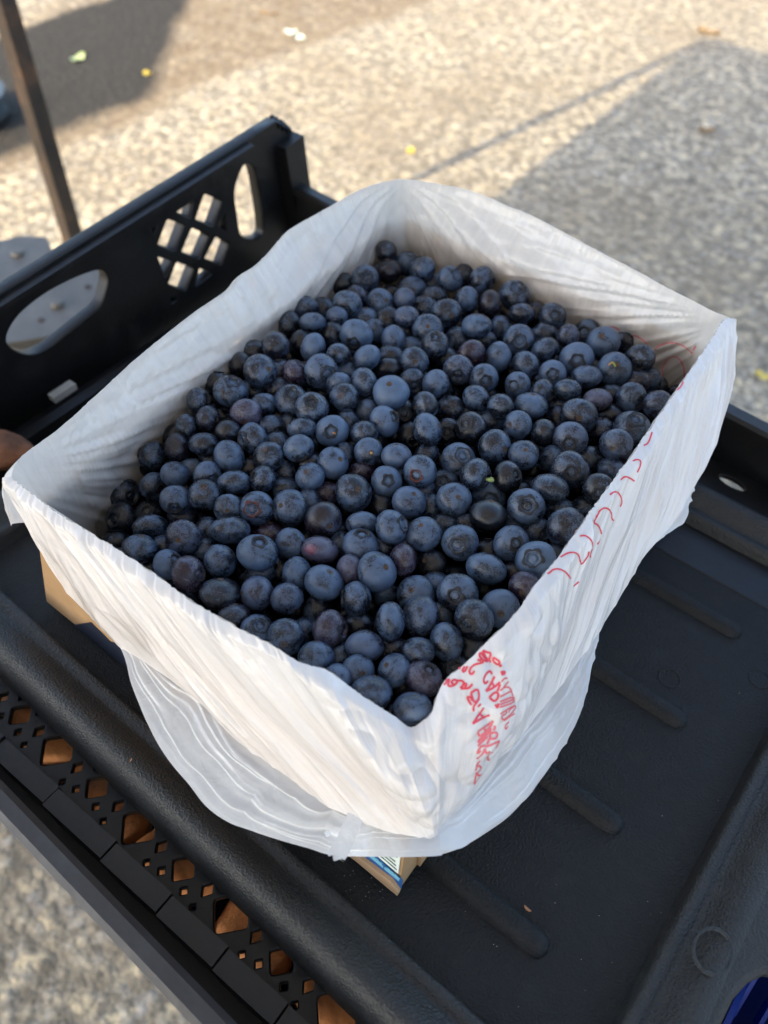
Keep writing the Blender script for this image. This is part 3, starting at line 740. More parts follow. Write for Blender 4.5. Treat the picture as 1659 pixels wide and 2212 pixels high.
# short skirt behind the two far rims
SB = resample(rimB, 420); cB = np.array(cen)
out = SB[:, :2] - cB; out /= np.linalg.norm(out, axis=1)[:, None]
sv = np.linspace(0, 1, 26)[None, :, None]; usb = np.linspace(0, 1, 420)[:, None]
Lh = .060 + .012 * vnoise(usb * 9)
Lh = Lh * (1 - .45 * (sstep(.9, 1, usb) + 1 - sstep(0, .1, usb)))
PS = np.empty((420, 26, 3)); g = .005 * np.sin(np.clip(sv[..., 0] / .12, 0, 1) * math.pi / 2) + .004 * sv[..., 0] + .0022 * ridge(usb * 50, sv[..., 0]) * sstep(.05, .4, sv[..., 0])
PS[..., :2] = SB[:, None, :2] + out[:, None] * g[..., None]; PS[..., 2] = SB[:, None, 2] - Lh * sv[..., 0]
link('far_overhang', mesh_from('far_overhang', PS.reshape(-1, 3), grid_faces(420, 26), M_bag1, uv=np.stack(np.broadcast_arrays(usb, sv[..., 0]), -1).reshape(-1, 2)), bag)

# --- loose lower layer (the bag's mouth and handles)
H = [((118,1203),(124,1225),'y'), ((200,1302),(206,1326),'y'), ((283,1376),(262,1404),'y'), ((340,1419),(285,1482),'y'), ((400,1456),(322,1572),'y'), ((446,1489),(362,1640),'y'), ((510,1597),(407,1694),'y'),
 ((560,1644),(446,1743),'y'), ((605,1677),(496,1778),'y'), ((655,1713),(550,1797),'y'), ((705,1739),(603,1815),'y'), ((740,1738),(660,1832),'y'), ((780,1750),(707,1847),'y'), ((812,1757),(760,1851),'k'), ((850,1763),(810,1852),'k'),
 ((900,1768),(885,1852),'k'), ((932,1762),(951,1849),'k'), ((945,1752),(957,1838),'k'), ((985,1708),(1003,1830),'k'), ((1015,1668),(1058,1786),'x'), ((1060,1612),(1100,1757),'x'), ((1110,1552),(1133,1729),'x'), ((1155,1490),(1191,1655),'x'),
 ((1202,1432),(1238,1576),'x'), ((1245,1378),(1263,1508),'x'), ((1285,1318),(1284,1422),'x'), ((1322,1258),(1308,1325),'x'), ((1370,1182),(1376,1208),'x'), ((1402,1135),(1424,1164),'x'), ((1440,1082),(1470,1135),'x'), ((1470,1046),(1490,1090),'x'),
 ((1490,1008),(1506,1040),'x'), ((1515,948),(1530,999),'x'), ((1530,908),(1548,946),'x'), ((1544,868),(1563,892),'x'), ((1553,833),(1572,848),'x'), ((1557,800),(1561,812),'x')]
gp = np.array([.001 + .010 * float(sstep(1, 9, i)) * (1 - .8 * float(sstep(24, 36, i))) for i in range(len(H))])
topZ = [.068,.058,.054,.053,.053,.053,.053,.054,.054,.054,.054,.055,.056,.058,.059,.060,.060,.059,.057,.055,.055,.056,.058,.060,.062,.064,.066,.070,.074,.079,.083,.088,.092,.098,.103,.106,.110]
botZ = [.064,.052,.050,.048,.046,.045,.045,.045,.045,.045,.045,.046,.047,.050,.056,.060,.059,.058,.053,.050,.048,.049,.050,.052,.054,.056,.060,.064,.064,.064,.068,.072,.076,.082,.090,.096,.102]
topH = np.array([onz(*a[0], z) for a, z in zip(H, topZ)]); botH = np.array([onz(*a[1], z) for a, z in zip(H, botZ)])
nh = np.array([(0, -1, .1) if a[2] == 'y' else ((1, 0, .1) if a[2] == 'x' else (.7, -.7, .1)) for a in H], float)
for _ in range(2): nh[1:-1] = (nh[:-2] + 2 * nh[1:-1] + nh[2:]) / 4
n1, n2 = 620, 70
TA = resample(topH, n1); TB = resample(botH, n1); TN = resample(nh, n1); TN /= np.linalg.norm(TN, axis=1)[:, None]
u2 = np.linspace(0, 1, n1)[:, None]; v2 = np.linspace(0, 1, n2)[None]
# long folds roughly parallel to the hem
dv = v2 + .12 * vnoise(u2 * 6, v2 * 2)
f2 = .55 * ridge(dv * 4.5 + 2, u2 * 3.2) + .35 * ridge(dv * 9 + 5, u2 * 7)
PL = TA[:, None] + (TB - TA)[:, None] * v2[..., None]
hgt = np.linalg.norm(TB - TA, axis=1)[:, None]
cr = np.abs(vnoise(PL[..., 0] * 60, PL[..., 1] * 60, PL[..., 2] * 60 + 3)) - .25
dsp = (np.sin(np.pi * np.clip(v2, 0, 1)) * .10 * hgt * .5 + .0026 * f2 * np.clip(hgt / .02, .15, 1) + .0024 * cr * np.clip(hgt / .02, .1, 1)) * sstep(0, .15, v2)
dsp = (dsp - .0022 * np.clip(hgt / .02, .1, 1)) * (1 - .9 * sstep(.70, 1, v2))
dsp += sstep(.5, .75, u2) * .0009 * ridge(u2 * 90, v2 * 2) * v2
PL = PL + TN[:, None] * dsp[..., None]
link('bag_mouth_layer', mesh_from('bag_mouth_layer', PL.reshape(-1, 3), grid_faces(n1, n2), M_bag1, uv=np.stack(np.broadcast_arrays(u2 * .4, v2 * .8), -1).reshape(-1, 2)), bag)
# a second, larger sheet behind it closes the pouch below the front corner
q = [(700,1800),(790,1770),(900,1775),(1000,1700),(1080,1600),(1190,1500)]; q2 = [(730,1850),(840,1851),(960,1843),(1060,1790),(1125,1735),(1200,1625)]
T1 = resample([onz(a, b, .050) for a, b in q], 80); T2 = resample([onz(a, b, .042) for a, b in q2], 80)
vv2 = np.linspace(0, 1, 20)[None, :, None]; PB = T1[:, None] * (1 - vv2) + T2[:, None] * vv2
PB += .0015 * vnoise(PB[..., 0] * 60, PB[..., 1] * 60, PB[..., 2] * 60)[..., None] * np.array([.7, -.7, 0])
link('bag_back_layer', mesh_from('bag_back_layer', PB.reshape(-1, 3), grid_faces(80, 20), M_bag1, uv=np.zeros((1600, 2)) + .3), bag)
# crimped handle end hanging over the hem and the heat-sealed seams
def strip(name, L, Rr, side, gap, nseg=24, amp=.0006):
    a = resample([onz(*p, gap) for p in L], nseg); b = resample([onz(*p, gap) for p in Rr], nseg)
    w = np.linspace(0, 1, 14)[None, :, None]; P_ = a[:, None] * (1 - w) + b[:, None] * w
    P_[..., 1] -= amp * ridge(np.linspace(0, 6, nseg)[:, None], w[..., 0] * 4)
    return link(name, mesh_from(name, P_.reshape(-1, 3), grid_faces(nseg, 14), M_bag1, uv=np.zeros((nseg * 14, 2)) + .1), bag)
strip('handle_end', [(757,1742),(744,1772),(728,1808),(706,1847)], [(786,1760),(775,1795),(760,1832),(741,1865)], 'y', .062, amp=.0009)

# --- printing on the film: strokes laid onto the bag surface
M_red = plain('red_bag_ink', (.62, .045, .075), .5, vary=.1)
M_redf = plain('faded_red_bag_ink', (.62, .13, .15), .5, vary=.1)
bvO = BVHTree.FromPolygons([Vector(v) for v in VO], FO); bvI = BVHTree.FromPolygons([Vector(v) for v in VI], FI[:-1])
def stroke(bm, pts, w, trees, lift=.00022):
    P = [np.array(p, float) for p in pts]
    if len(P) > 2:
        q = [P[0]]
        for i in range(1, len(P) - 1): q += [P[i] * .75 + P[i-1] * .25, P[i] * .75 + P[i+1] * .25]
        P = q + [P[-1]]
    Q = []
    for a, b in zip(P[:-1], P[1:]):
        k = max(2, int(np.linalg.norm(b - a) / 2.2))
        Q += [a + (b - a) * i / k for i in range(k)]
    Q.append(P[-1]); hits = []
    for p in Q:
        d = ray(*p); best = None
        for tr in trees:
            h = tr.ray_cast(Vector(CAM), Vector(d))
            if h[0] is not None and (best is None or h[3] < best[3]): best = h
        if best: 
            n = best[1]; n = n if n.dot(Vector(d)) < 0 else -n
            hits.append((best[0] + n * lift, n))
    if len(hits) < 2: return
    pv = None
    for i, (c, n) in enumerate(hits):
        t = hits[min(i + 1, len(hits) - 1)][0] - hits[max(i - 1, 0)][0]
        if t.length < 1e-6: continue
        s = t.normalized().cross(n).normalized() * w / 2
        cur = (bm.verts.new(c - s), bm.verts.new(c + s))
        if pv and (pv[0].co - cur[0].co).length < .006: bm.faces.new((pv[0], pv[1], cur[1], cur[0]))
        pv = cur
D = .5486
def tile(ox, oy, s): return lambda pts: [((ox + x * s) * D, (oy + y * s) * D) for x, y in pts]
E1 = tile(2000, 1700, .42194); BT = tile(2000, 1100, .42194); T1_ = tile(1700, 2520, .217); T2_ = tile(1820, 2780, .15375)
for s in ([(1345,5),(1310,110),(1265,130)], [(1165,275),(1200,258),(1240,270),(1235,320),(1205,380)], [(1050,450),(1085,420),(1125,425),(1180,462)], [(950,590),(985,562),(1020,562),(1050,600),(1065,660),(1045,700)],
          [(985,830),(965,810),(968,770),(945,725),(905,708),(860,730),(830,790),(795,850),(835,865),(860,910),(872,955)], [(670,975),(715,968),(755,990),(785,1025),(790,1080),(765,1150),(770,1170)], [(860,1000),(850,1030),(830,1050)],
          [(490,1170),(560,1130),(620,1125),(660,1150),(670,1200),(683,1245),(740,1170),(760,1110),(745,1145),(770,1170)], [(365,1325),(385,1320),(420,1285),(480,1280),(540,1310),(583,1370)], [(610,1440),(660,1400)]):
    bm = bmesh.new(); stroke(bm, E1(s), .00085, (bvO,)); bm_to('red_letter_outline', bm, M_red, bag)
for s in ([(1145,600),(1165,512),(1230,545),(1295,590),(1290,612)], [(1370,655),(1410,620),(1480,595),(1550,590),(1620,610),(1680,650),(1720,690)],
          [(1545 + 103 * math.cos(a), 880 + 162 * math.sin(a)) for a in np.linspace(-1.4, 4.9, 26)], [(880,448),(960,438),(1020,455),(1035,475)], [(1755,620),(1740,645),(1730,660)]):
    bm = bmesh.new(); stroke(bm, BT(s), .0010, (bvI, bvO)); bm_to('red_letter_outline', bm, M_redf, bag)
bm = bmesh.new()
for s in ([(455,555),(520,500)], [(550,570),(600,480)], [(600,580),(650,480)], [(555,575),(600,580)], [(780,560),(740,620),(700,620),(680,570),(720,490),(800,440),(870,430),(940,400)],
          [(830,360),(900,380)], [(1000,390),(920,370),(870,300),(870,240),(910,240),(930,290),(980,360),(1020,390)], [(930,190),(960,290),(1010,360)], [(930,190),(1010,230),(1060,230),(1070,290),(1040,340),(1060,410)],
          [(1120,310),(1110,370),(1160,430),(1210,450),(1240,400),(1190,360),(1120,310)], [(1220,480),(1270,460)], [(1250,590),(1320,570),(1330,610),(1260,630)],
          [(170,780),(260,660),(320,670)], [(220,820),(280,760),(270,700),(200,720)], [(300,700),(320,740),(290,810),(330,850),(420,820),(470,760),(430,720),(370,740),(360,790),(400,800)],
          [(470,740),(560,740),(590,800),(520,880)], [(590,790),(640,800),(600,860),(660,890),(740,800)], [(520,880),(640,880)], [(130,850),(110,890)], [(100,930),(80,990)],
          [(640,1040),(680,1120),(720,1180)], [(640,1040),(700,1030),(740,1100)], [(710,960),(760,1130),(830,1110),(860,1010),(830,880),(710,960)], [(760,1300),(750,1210),(810,1140),(860,1060)], [(830,1210),(890,1160)],
          [(740,1520),(940,1230)], [(740,1520),(960,1390),(1050,1360)], [(860,1340),(940,1400)], [(1060,560),(1000,590),(940,690),(940,770),(980,790),(1020,740)], [(1060,560),(1090,620)],
          [(980,930),(1040,850),(1140,660)], [(980,930),(1120,870),(1240,760)], [(1090,770),(1130,850)], [(1040,1040),(1150,940),(1210,970),(1200,1060),(1130,1120),(1040,1040)], [(1240,800),(1190,930)], [(1150,1170),(1190,1240),(1210,1150)]):
    stroke(bm, T1_(s), .0010, (bvO,))
bm_to('red_lettering', bm, M_red, bag)
bm = bmesh.new()
for s in ([(1270,760),(1300,700),(1370,690)], [(1300,860),(1390,750)], [(1240,920),(1320,850),(1420,860),(1470,1030)], [(1240,1030),(1450,920)], [(1240,1120),(1480,1020),(1500,1130),(1230,1220)], [(1240,1170),(1490,1070)],
          [(1240,1340),(1510,1170),(1520,1250),(1300,1470),(1250,1380),(1360,1330),(1340,1280)], [(1390,1320),(1410,1260),(1480,1210)], [(1300,1470),(1500,1330)], [(1340,1620),(1320,1560),(1400,1480)], [(1340,1620),(1380,1560)]):
    stroke(bm, T1_(s), .0008, (bvO,))
for s in ([(400,650),(790,380)], [(400,650),(410,750),(480,760),(580,650),(560,560)], [(590,610),(640,640),(750,470)], [(790,380),(700,540),(580,640)], [(400,940),(420,880),(640,640)], [(400,940),(620,760),(700,560)], [(400,1020),(640,780)],
          [(830,500),(840,560),(800,620)], [(740,700),(840,670),(900,710),(880,810),(780,850),(700,830),(720,560)], [(700,830),(630,980)], [(390,1220),(400,1150),(470,1040),(560,1010),(640,1040),(950,890)], [(390,1220),(470,1140)], [(950,890),(850,1080)],
          [(580,1080),(590,1180),(640,1210),(710,1160)], [(370,1350),(540,1200),(560,1100)], [(800,1170),(700,1220),(650,1290),(650,1370),(700,1380)], [(370,1560),(370,1490),(460,1390)], [(400,1520),(440,1530),(490,1610),(370,1720),(340,1700)],
          [(370,1720),(430,1790),(500,1740)], [(300,2000),(330,1830),(360,1740)], [(300,2000),(430,1820)], [(370,1560),(340,1650)]):
    stroke(bm, T2_(s), .0010, (bvO,))
bm_to('red_lettering', bm, M_redf, bag)

# x, y, z, radius (mm), flattening, direction of the crown end, end in view (1 crown, 2 scar), tone flags, special number
BERRIES = [
(209.2,206,95.2,7.95,0.84,0.83,0.56,0.07,0,1,0), (226.6,219.1,94.5,7.97,0.84,-0.89,-0.17,-0.42,0,1,0), (224.3,195,105.1,10.89,0.84,0.41,-0.7,0.59,1,0,0),
(240.3,217.8,96.4,7.87,0.84,0.27,-0.57,-0.77,0,1,0), (241.6,230,91.6,8.01,0.84,0.2,-0.62,0.76,1,1,0), (244.1,189.4,107.6,8.59,0.84,0.41,-0.8,0.44,1,2,0),
(222.5,175.2,106.7,10.33,0.72,0.16,-0.53,-0.83,0,0,0), (219.4,155.1,107.5,9.81,0.84,0.25,-0.5,0.83,1,0,0), (215.6,153.4,93.3,7.46,0.84,0.44,-0.54,-0.72,0,1,0),
(231.7,174.7,94.7,7.55,0.84,-0.5,0.78,0.38,0,1,0), (241.8,183.9,95.2,7.55,0.84,-0.49,0.72,0.49,0,3,0), (242.9,156.5,105.9,11.03,0.84,-0.72,0.4,-0.57,2,0,1),
(229.4,152.4,96.4,7.32,0.84,0.8,-0.22,0.55,1,1,0), (240.9,127.2,107.6,9.86,0.84,-0.02,-0.6,0.8,1,4,2), (245.6,143.5,97,7.13,0.84,-0.87,-0.31,-0.37,0,3,0),
(233.8,121.8,96,7.02,0.84,-0.53,0.77,0.35,0,3,0), (244.4,111.1,105.9,6.75,0.84,-0.14,0.88,-0.45,2,8,3), (17.5,75.9,83.1,8.48,0.9,-0.93,-0.34,0.15,0,2,0),
(30.8,84.6,91,8.68,0.79,0.58,0.78,-0.26,0,2,0), (47.3,93.5,83.9,8.1,0.84,0.51,0.8,-0.33,0,1,0), (45.5,68.8,91.7,8.11,0.85,0.09,-0.71,-0.7,0,0,0),
(45.9,80.9,85.3,7.98,0.84,0.41,-0.55,-0.72,0,1,0), (81.9,79.7,99.7,8.74,0.73,-0.53,0.65,0.55,0,0,0), (13.1,53.3,66.2,10.1,0.84,0.92,0.04,0.39,1,2,0),
(33.2,61,80.4,7.66,0.84,0.98,0.1,0.18,1,2,0), (62.4,53.6,95.2,8.1,0.84,0.67,-0.72,0.17,1,0,0), (73.8,64.9,97.4,8.97,0.84,-0.12,0.08,-0.99,2,0,0),
(92.4,64,99.7,7.08,0.84,-0.48,0.58,-0.66,2,0,0), (-0.1,35.8,46.6,8.36,0.84,0.52,0.78,-0.36,0,3,4), (27.3,39.3,67.6,9.81,0.84,0.01,-0.75,0.66,1,2,0),
(38.5,50,70,7.94,0.84,0.32,-0.3,0.9,1,3,0), (62.7,34.3,90.4,9.4,0.72,-0.61,0.68,0.41,0,2,0), (63.8,54.8,81.7,7.99,0.84,0.32,-0.5,-0.8,0,1,0),
(86.9,36,98.8,9.08,0.84,-0.38,0.65,-0.66,2,0,0), (103.3,53.7,100,10.24,0.72,-0.5,0.64,0.59,0,0,0), (73.5,18.6,97.1,8.75,0.78,0.16,-0.6,-0.78,0,2,0),
(95.6,41.5,89.3,7.25,0.84,0.43,-0.59,-0.68,0,1,0), (113.2,35.9,100,8.31,0.9,-0.59,-0.7,-0.39,0,0,0), (75.8,31.1,87.2,7.31,0.84,0.38,-0.56,-0.74,0,1,0),
(92.8,19.7,97.9,6.98,0.84,0.57,0.45,0.69,1,0,0), (106.8,20.5,100.5,8.98,0.84,0.87,0.31,0.38,1,8,5), (126.9,21.7,100.1,10.39,0.72,0.31,-0.5,-0.81,0,2,0),
(35.7,26.9,64.3,7.82,0.84,-0.55,0.66,0.51,0,3,0), (78.5,18.2,85.2,7.2,0.84,0.26,-0.48,-0.84,0,3,0), (87.6,51.4,89.6,7.39,0.84,0.51,0.77,-0.37,0,1,0),
(93.6,106.2,91.5,7.83,0.84,0.53,0.79,-0.32,0,3,0), (95.1,121.9,87.3,8.01,0.84,0.26,-0.37,-0.89,0,3,0), (128.9,132.1,93.5,7.81,0.84,-0.57,0.74,0.37,0,9,0),
(138.9,111.5,102.2,10.34,0.84,-0.51,0.2,-0.84,2,0,0), (123.4,108.7,92.4,7.65,0.84,-0.58,0.73,0.35,0,9,0), (102.5,97,92.9,7.67,0.84,-0.54,0.67,0.51,0,1,0),
(104.5,72.7,100.4,9.34,0.84,0.21,-0.67,0.71,1,0,6), (117.9,83.5,100.7,9.92,0.84,0.11,0.65,-0.75,2,0,0), (119.6,96.8,93.4,7.55,0.84,0.71,0.69,-0.13,0,1,0),
(138,87.1,101.3,10.34,0.84,-0.82,0.39,-0.41,2,10,7), (155.7,97.5,101.8,8.08,0.72,-0.57,0.74,0.37,0,0,0), (127.2,48.7,104.8,10.14,0.84,0.09,0.21,0.97,1,0,0),
(116.3,68.5,91.7,7.34,0.84,0.27,-0.41,-0.87,0,11,0), (134.1,65.5,100.7,7.65,0.84,0.06,0.76,-0.65,2,0,0), (148.7,70.9,100.8,9.77,0.72,-0.4,0.79,0.47,0,8,8),
(151.3,84.9,92.2,7.26,0.84,0.69,0.7,-0.18,0,1,0), (163.8,85.1,102.5,9.24,0.84,-0.06,0.29,0.96,1,0,0), (181.7,75.2,105.1,9.98,0.84,-0.55,-0.1,-0.83,2,0,0),
(168.6,70.2,101.5,6.12,0.83,0.65,0.72,-0.24,0,8,0), (133.4,55.6,86.4,7.18,0.84,0.7,0.7,-0.18,0,3,0), (148.6,53.4,99.5,8.51,0.81,-0.86,-0.47,-0.21,0,0,0),
(164.1,55.6,102.9,9.4,0.84,-0.21,-0.37,-0.9,2,0,0), (129.8,46.4,91.5,7.05,0.84,-0.59,0.72,0.36,0,1,0), (141,32.4,100.2,8.32,0.9,0.52,0.75,-0.41,0,0,0),
(154.8,38.7,100.5,7.76,0.9,-0.91,0.42,0.04,0,0,0), (182.2,57.8,102.5,8.25,0.84,-0.74,-0.67,0.12,1,0,0), (186.1,75.5,91.2,6.98,0.84,-0.57,0.76,0.31,0,1,0),
(170.8,94.2,95.2,7.18,0.84,0.59,0.75,-0.3,0,1,0), (186.7,90.2,102.9,8.3,0.74,0.65,0.72,-0.23,0,10,0), (196.4,102.1,94.6,7.67,0.84,0.29,0.5,-0.81,2,3,0),
(223.2,109.6,104.8,10.06,0.76,-0.19,0.82,0.54,0,0,0), (202.4,79.7,99.5,9.17,0.84,0.09,0.49,-0.86,2,0,0), (220.1,88.6,104.9,9.81,0.84,0.21,-0.7,0.68,1,0,0),
(240.6,94.5,103.4,9.21,0.84,-0.37,0.7,-0.62,2,0,0), (235,79.5,107.3,9.35,0.84,-0.08,-0.88,0.46,1,0,0), (213.1,67.6,103.8,9.86,0.87,0.85,0.47,-0.24,0,0,9),
(204.7,54.9,107.3,8.96,0.72,-0.84,-0.53,-0.14,0,0,0), (218.2,78.4,94.9,6.74,0.84,-0.85,-0.49,-0.19,0,1,0), (230.7,62.9,104.7,8.87,0.81,0.64,0.76,0.13,0,0,0),
(223.2,50.7,104.8,7.08,0.83,0.47,-0.6,-0.65,0,0,0), (210.9,49.6,94.8,6.52,0.84,-0.59,0.79,0.17,0,3,0), (240.6,70.9,96.5,6.51,0.84,-0.84,-0.31,-0.44,0,3,0),
(220.3,36.5,104.3,6.96,0.84,0.42,0.37,-0.83,2,0,0), (233.2,41,105,8.09,0.84,0.18,0.31,0.93,1,8,0), (239.4,57.4,96.2,6.41,0.84,0.19,-0.29,0.94,1,3,0),
(214.9,127.4,94.8,7.21,0.84,0.44,-0.54,-0.71,0,3,0), (205.4,92.7,94.8,6.95,0.84,0.41,-0.49,-0.77,0,1,0), (169,101.9,86.7,7.37,0.84,0.78,0.63,-0.03,0,1,0),
(165.9,46.7,91.4,7.11,0.84,0.62,0.72,-0.3,0,1,0), (141.1,16.6,100.1,6.11,0.72,0.36,-0.54,-0.76,0,2,0), (155.4,16.7,100.4,7.02,0.84,0.35,0.1,0.93,1,0,0),
(168.8,21.9,101.2,8.72,0.84,-0.44,0.75,-0.5,2,0,0), (170.5,33.1,92.4,6.66,0.84,-0.85,-0.49,-0.2,0,1,0), (182.8,37,102.1,8.77,0.84,0.91,0.26,0.31,1,8,10),
(187.2,21.5,102.3,7.8,0.88,0.42,-0.57,-0.71,0,0,0), (192.4,31.1,93.6,6.49,0.84,0.67,0.7,-0.25,0,1,0), (202.4,17.3,103.2,4.29,0.9,0.72,0.09,-0.69,0,0,0),
(201.6,39.2,102.7,8.37,0.82,-0.58,0.76,0.28,0,0,0), (207.3,26.9,102.5,7.22,0.84,-0.58,0.22,-0.78,2,0,0), (219.2,21.2,105.6,9.13,0.79,0.32,-0.7,-0.64,0,0,0),
(237.9,25.9,105.3,8.33,0.81,0.52,-0.69,-0.51,0,0,11), (188.4,51.5,93.2,6.7,0.84,0.46,-0.61,-0.65,0,3,0), (109.4,185.8,105.8,11.16,0.84,-0.03,0.29,-0.96,2,4,0),
(130.7,191.1,103.7,7.92,0.84,0.34,0.91,-0.22,2,0,0), (138.8,207.5,93.4,8.44,0.84,0.12,0.76,-0.64,2,1,0), (149.9,217.6,101,8.06,0.9,-0.49,-0.42,-0.77,0,0,0),
(166.3,217.9,103.4,7.62,0.9,0.03,0.93,0.38,0,0,0), (101.6,172.5,94.8,8.34,0.84,0.67,0.73,-0.15,0,1,0), (120.1,164.9,104,9.3,0.84,0.69,0.38,0.61,1,0,0),
(117.8,187,92.5,8.4,0.84,0.54,-0.51,0.67,1,3,0), (116.6,150.1,103.8,6.72,0.9,-0.52,0.68,0.52,0,0,0), (144.2,173.5,105.1,10.11,0.76,-0.73,-0.42,-0.55,0,0,0),
(149.1,188.8,94.3,8.19,0.84,0.28,-0.68,0.68,1,3,0), (161.9,192.2,103.5,8.79,0.84,-0.22,-0.58,0.78,1,2,0), (161.8,216.6,90.6,8.41,0.84,0.29,-0.29,-0.91,0,1,0),
(182.3,210.8,102.8,8.41,0.84,0.35,0.82,-0.46,2,0,0), (133.4,172.8,93.8,8.15,0.84,0.72,-0.61,0.32,1,3,0), (127.5,139.7,104,7.48,0.84,-0.67,0.46,-0.59,2,0,12),
(142.1,146.1,104.6,8.03,0.81,0.25,-0.29,-0.93,0,0,0), (150,165.2,94.1,7.97,0.84,0.99,0.06,-0.16,1,1,0), (170.4,166.3,102.5,10.04,0.84,0.42,-0.2,0.89,1,0,0),
(181.6,186.4,104,9.98,0.84,-0.85,0.24,-0.47,2,0,0), (198,190.6,104.3,8.39,0.84,-0.17,0.33,-0.93,2,0,0), (160.1,143.1,105.7,9.04,0.84,0.22,-0.86,0.46,1,0,13),
(185.5,159.4,106.3,9.01,0.84,1,-0.01,0.1,1,0,14), (199.5,170.4,104.5,8.18,0.84,0.69,0.02,0.72,1,2,0), (148.5,128.4,102.9,8.25,0.84,0.47,-0.42,0.78,1,4,0),
(147.7,142.6,92.8,7.8,0.84,-0.89,-0.36,-0.27,0,1,0), (170.6,153,94.7,7.72,0.84,0.12,-0.53,0.84,1,1,0), (185.3,138.9,103.9,9.4,0.84,-0.42,0.3,-0.86,2,0,0),
(166.8,123.7,103,8.82,0.84,-0.27,-0.09,-0.96,2,0,0), (195.2,160.4,94.2,9.14,0.84,0.45,-0.67,0.59,1,1,0), (205.7,140.3,104.5,10.64,0.79,0.2,-0.43,-0.88,0,2,15),
(151.9,119.3,93.2,7.55,0.84,0.74,0.67,-0.09,0,3,0), (174.2,133.1,94.5,7.52,0.84,0.72,0.68,-0.11,0,1,0), (164.7,142,92.3,7.69,0.84,0.76,0.65,-0.05,0,1,0),
(171.3,101.5,106.3,9.04,0.84,0.72,0.38,0.58,1,0,0), (185.5,110.1,103.3,9.46,0.84,0.14,0.18,-0.97,2,0,0), (187.8,127,95.7,7.36,0.84,-0.53,0.74,0.41,0,1,0),
(195.8,135.9,94,7.42,0.84,-0.53,0.75,0.4,0,3,0), (203.8,116.3,104.1,9.36,0.84,0.17,-0.78,0.6,1,0,0), (224.8,131.3,104.3,9.25,0.84,0.57,-0.39,0.72,1,0,0),
(106,341,88.8,11.49,0.84,0.26,-0.23,0.94,1,0,0), (122.2,322.6,90.3,8.92,0.79,-0.44,0.64,0.63,0,0,0), (124.4,342.4,79.6,9.94,0.84,0.78,0.62,-0,0,3,0),
(139.4,336.7,87.8,9.71,0.84,0.47,-0.56,0.68,1,0,0), (137.1,292.6,93,10.68,0.84,0.41,-0.73,0.54,1,0,0), (142.2,321.2,82.7,9.59,0.84,-0.43,0.62,0.66,0,1,0),
(156,294.2,93.1,9.15,0.85,-0.79,0.25,0.56,0,0,0), (160,319.5,91.1,7.58,0.9,-0.95,-0.07,-0.31,0,0,0), (163.8,345.4,80.2,9.71,0.84,-0.09,-0.83,0.55,1,1,0),
(182.1,327.8,91.7,11.31,0.84,0.08,0.53,-0.85,2,0,0), (188.8,352.5,81.3,9.6,0.84,0.85,0.53,0.08,0,3,0), (155.2,269,95.5,9.58,0.9,0.48,0.86,0.2,0,0,0),
(177.6,297,94.1,11.66,0.84,0.34,-0.75,0.56,1,4,0), (210.4,321.5,95.3,9.86,0.84,0.26,-0.96,0.1,1,2,0), (201.6,302,95,11.51,0.84,-0.19,0.5,-0.84,2,0,16),
(173.1,272,96.1,8.46,0.84,0.3,-0.69,0.66,1,4,0), (191.3,283,96.1,9.46,0.75,0.35,-0.38,-0.86,0,0,0), (219.9,321.9,82.5,9.11,0.84,-0.42,0.64,0.64,0,1,0),
(216.3,308.4,87.8,8.94,0.84,-0.43,0.69,0.58,0,3,0), (162.2,246.7,98.2,7.82,0.84,-0.08,-0.85,0.53,1,4,0), (177.4,250.6,98.5,7.56,0.84,1,-0.06,0.07,1,0,0),
(189.6,259.5,100.2,7.87,0.79,-0.47,0.76,0.45,0,0,0), (207.7,264.7,99,8.15,0.76,0.35,-0.35,-0.87,0,8,0), (209.2,285.7,87.8,8.78,0.84,-0.45,0.72,0.53,0,3,0),
(222.8,280.5,97.1,9.99,0.84,0.85,-0.39,0.35,1,0,0), (238.6,282.3,99.7,8.43,0.9,-0.86,0.49,0.14,0,0,0), (179,233.1,100.3,10.6,0.72,0.13,-0.3,-0.95,0,0,0),
(188.4,256.4,87.2,8.65,0.84,-0.46,0.71,0.54,0,1,0), (206.4,241.6,101.4,11.09,0.84,-0.3,0.77,-0.56,2,0,0), (217.7,266.1,89.5,8.52,0.84,-0.44,0.62,0.65,0,3,0),
(218.7,249.9,91.4,8.34,0.84,0.31,-0.22,-0.93,0,1,0), (236.2,251.7,101.2,10.96,0.84,0.08,-0.11,0.99,1,0,0), (197,215.3,102.3,7.43,0.88,0.77,0.63,-0.02,0,2,0),
(212.2,219.1,103.2,10.12,0.84,0.32,-0.86,0.39,1,0,0), (235.8,229.5,104.6,9.42,0.84,-0.02,0.92,-0.39,2,0,0), (194.2,243.4,90.1,8.46,0.84,-0.89,-0.4,-0.21,0,3,0),
(1.2,329.1,89.7,8.08,0.9,-0.35,-0.39,-0.85,0,2,17), (14.8,337.3,80,10.58,0.84,-0.42,0.56,0.71,0,1,0), (38.5,323.2,92.4,9.55,0.9,-0.69,0.49,0.54,0,0,0),
(13.2,286.7,92.3,10,0.84,0.55,-0.52,0.65,1,0,0), (10.4,318.9,81.5,10.42,0.84,0.16,-0.17,-0.97,0,3,0), (-1.1,279.8,84.7,10.1,0.84,-0.46,0.58,0.67,0,3,0),
(59.3,328.2,89.8,9.34,0.84,0.7,0,0.72,1,0,0), (58.4,351.9,79,10.45,0.84,-0.92,-0.33,-0.21,0,1,0), (77.7,342.4,88.6,10.77,0.84,0.99,0.11,0.02,1,0,0),
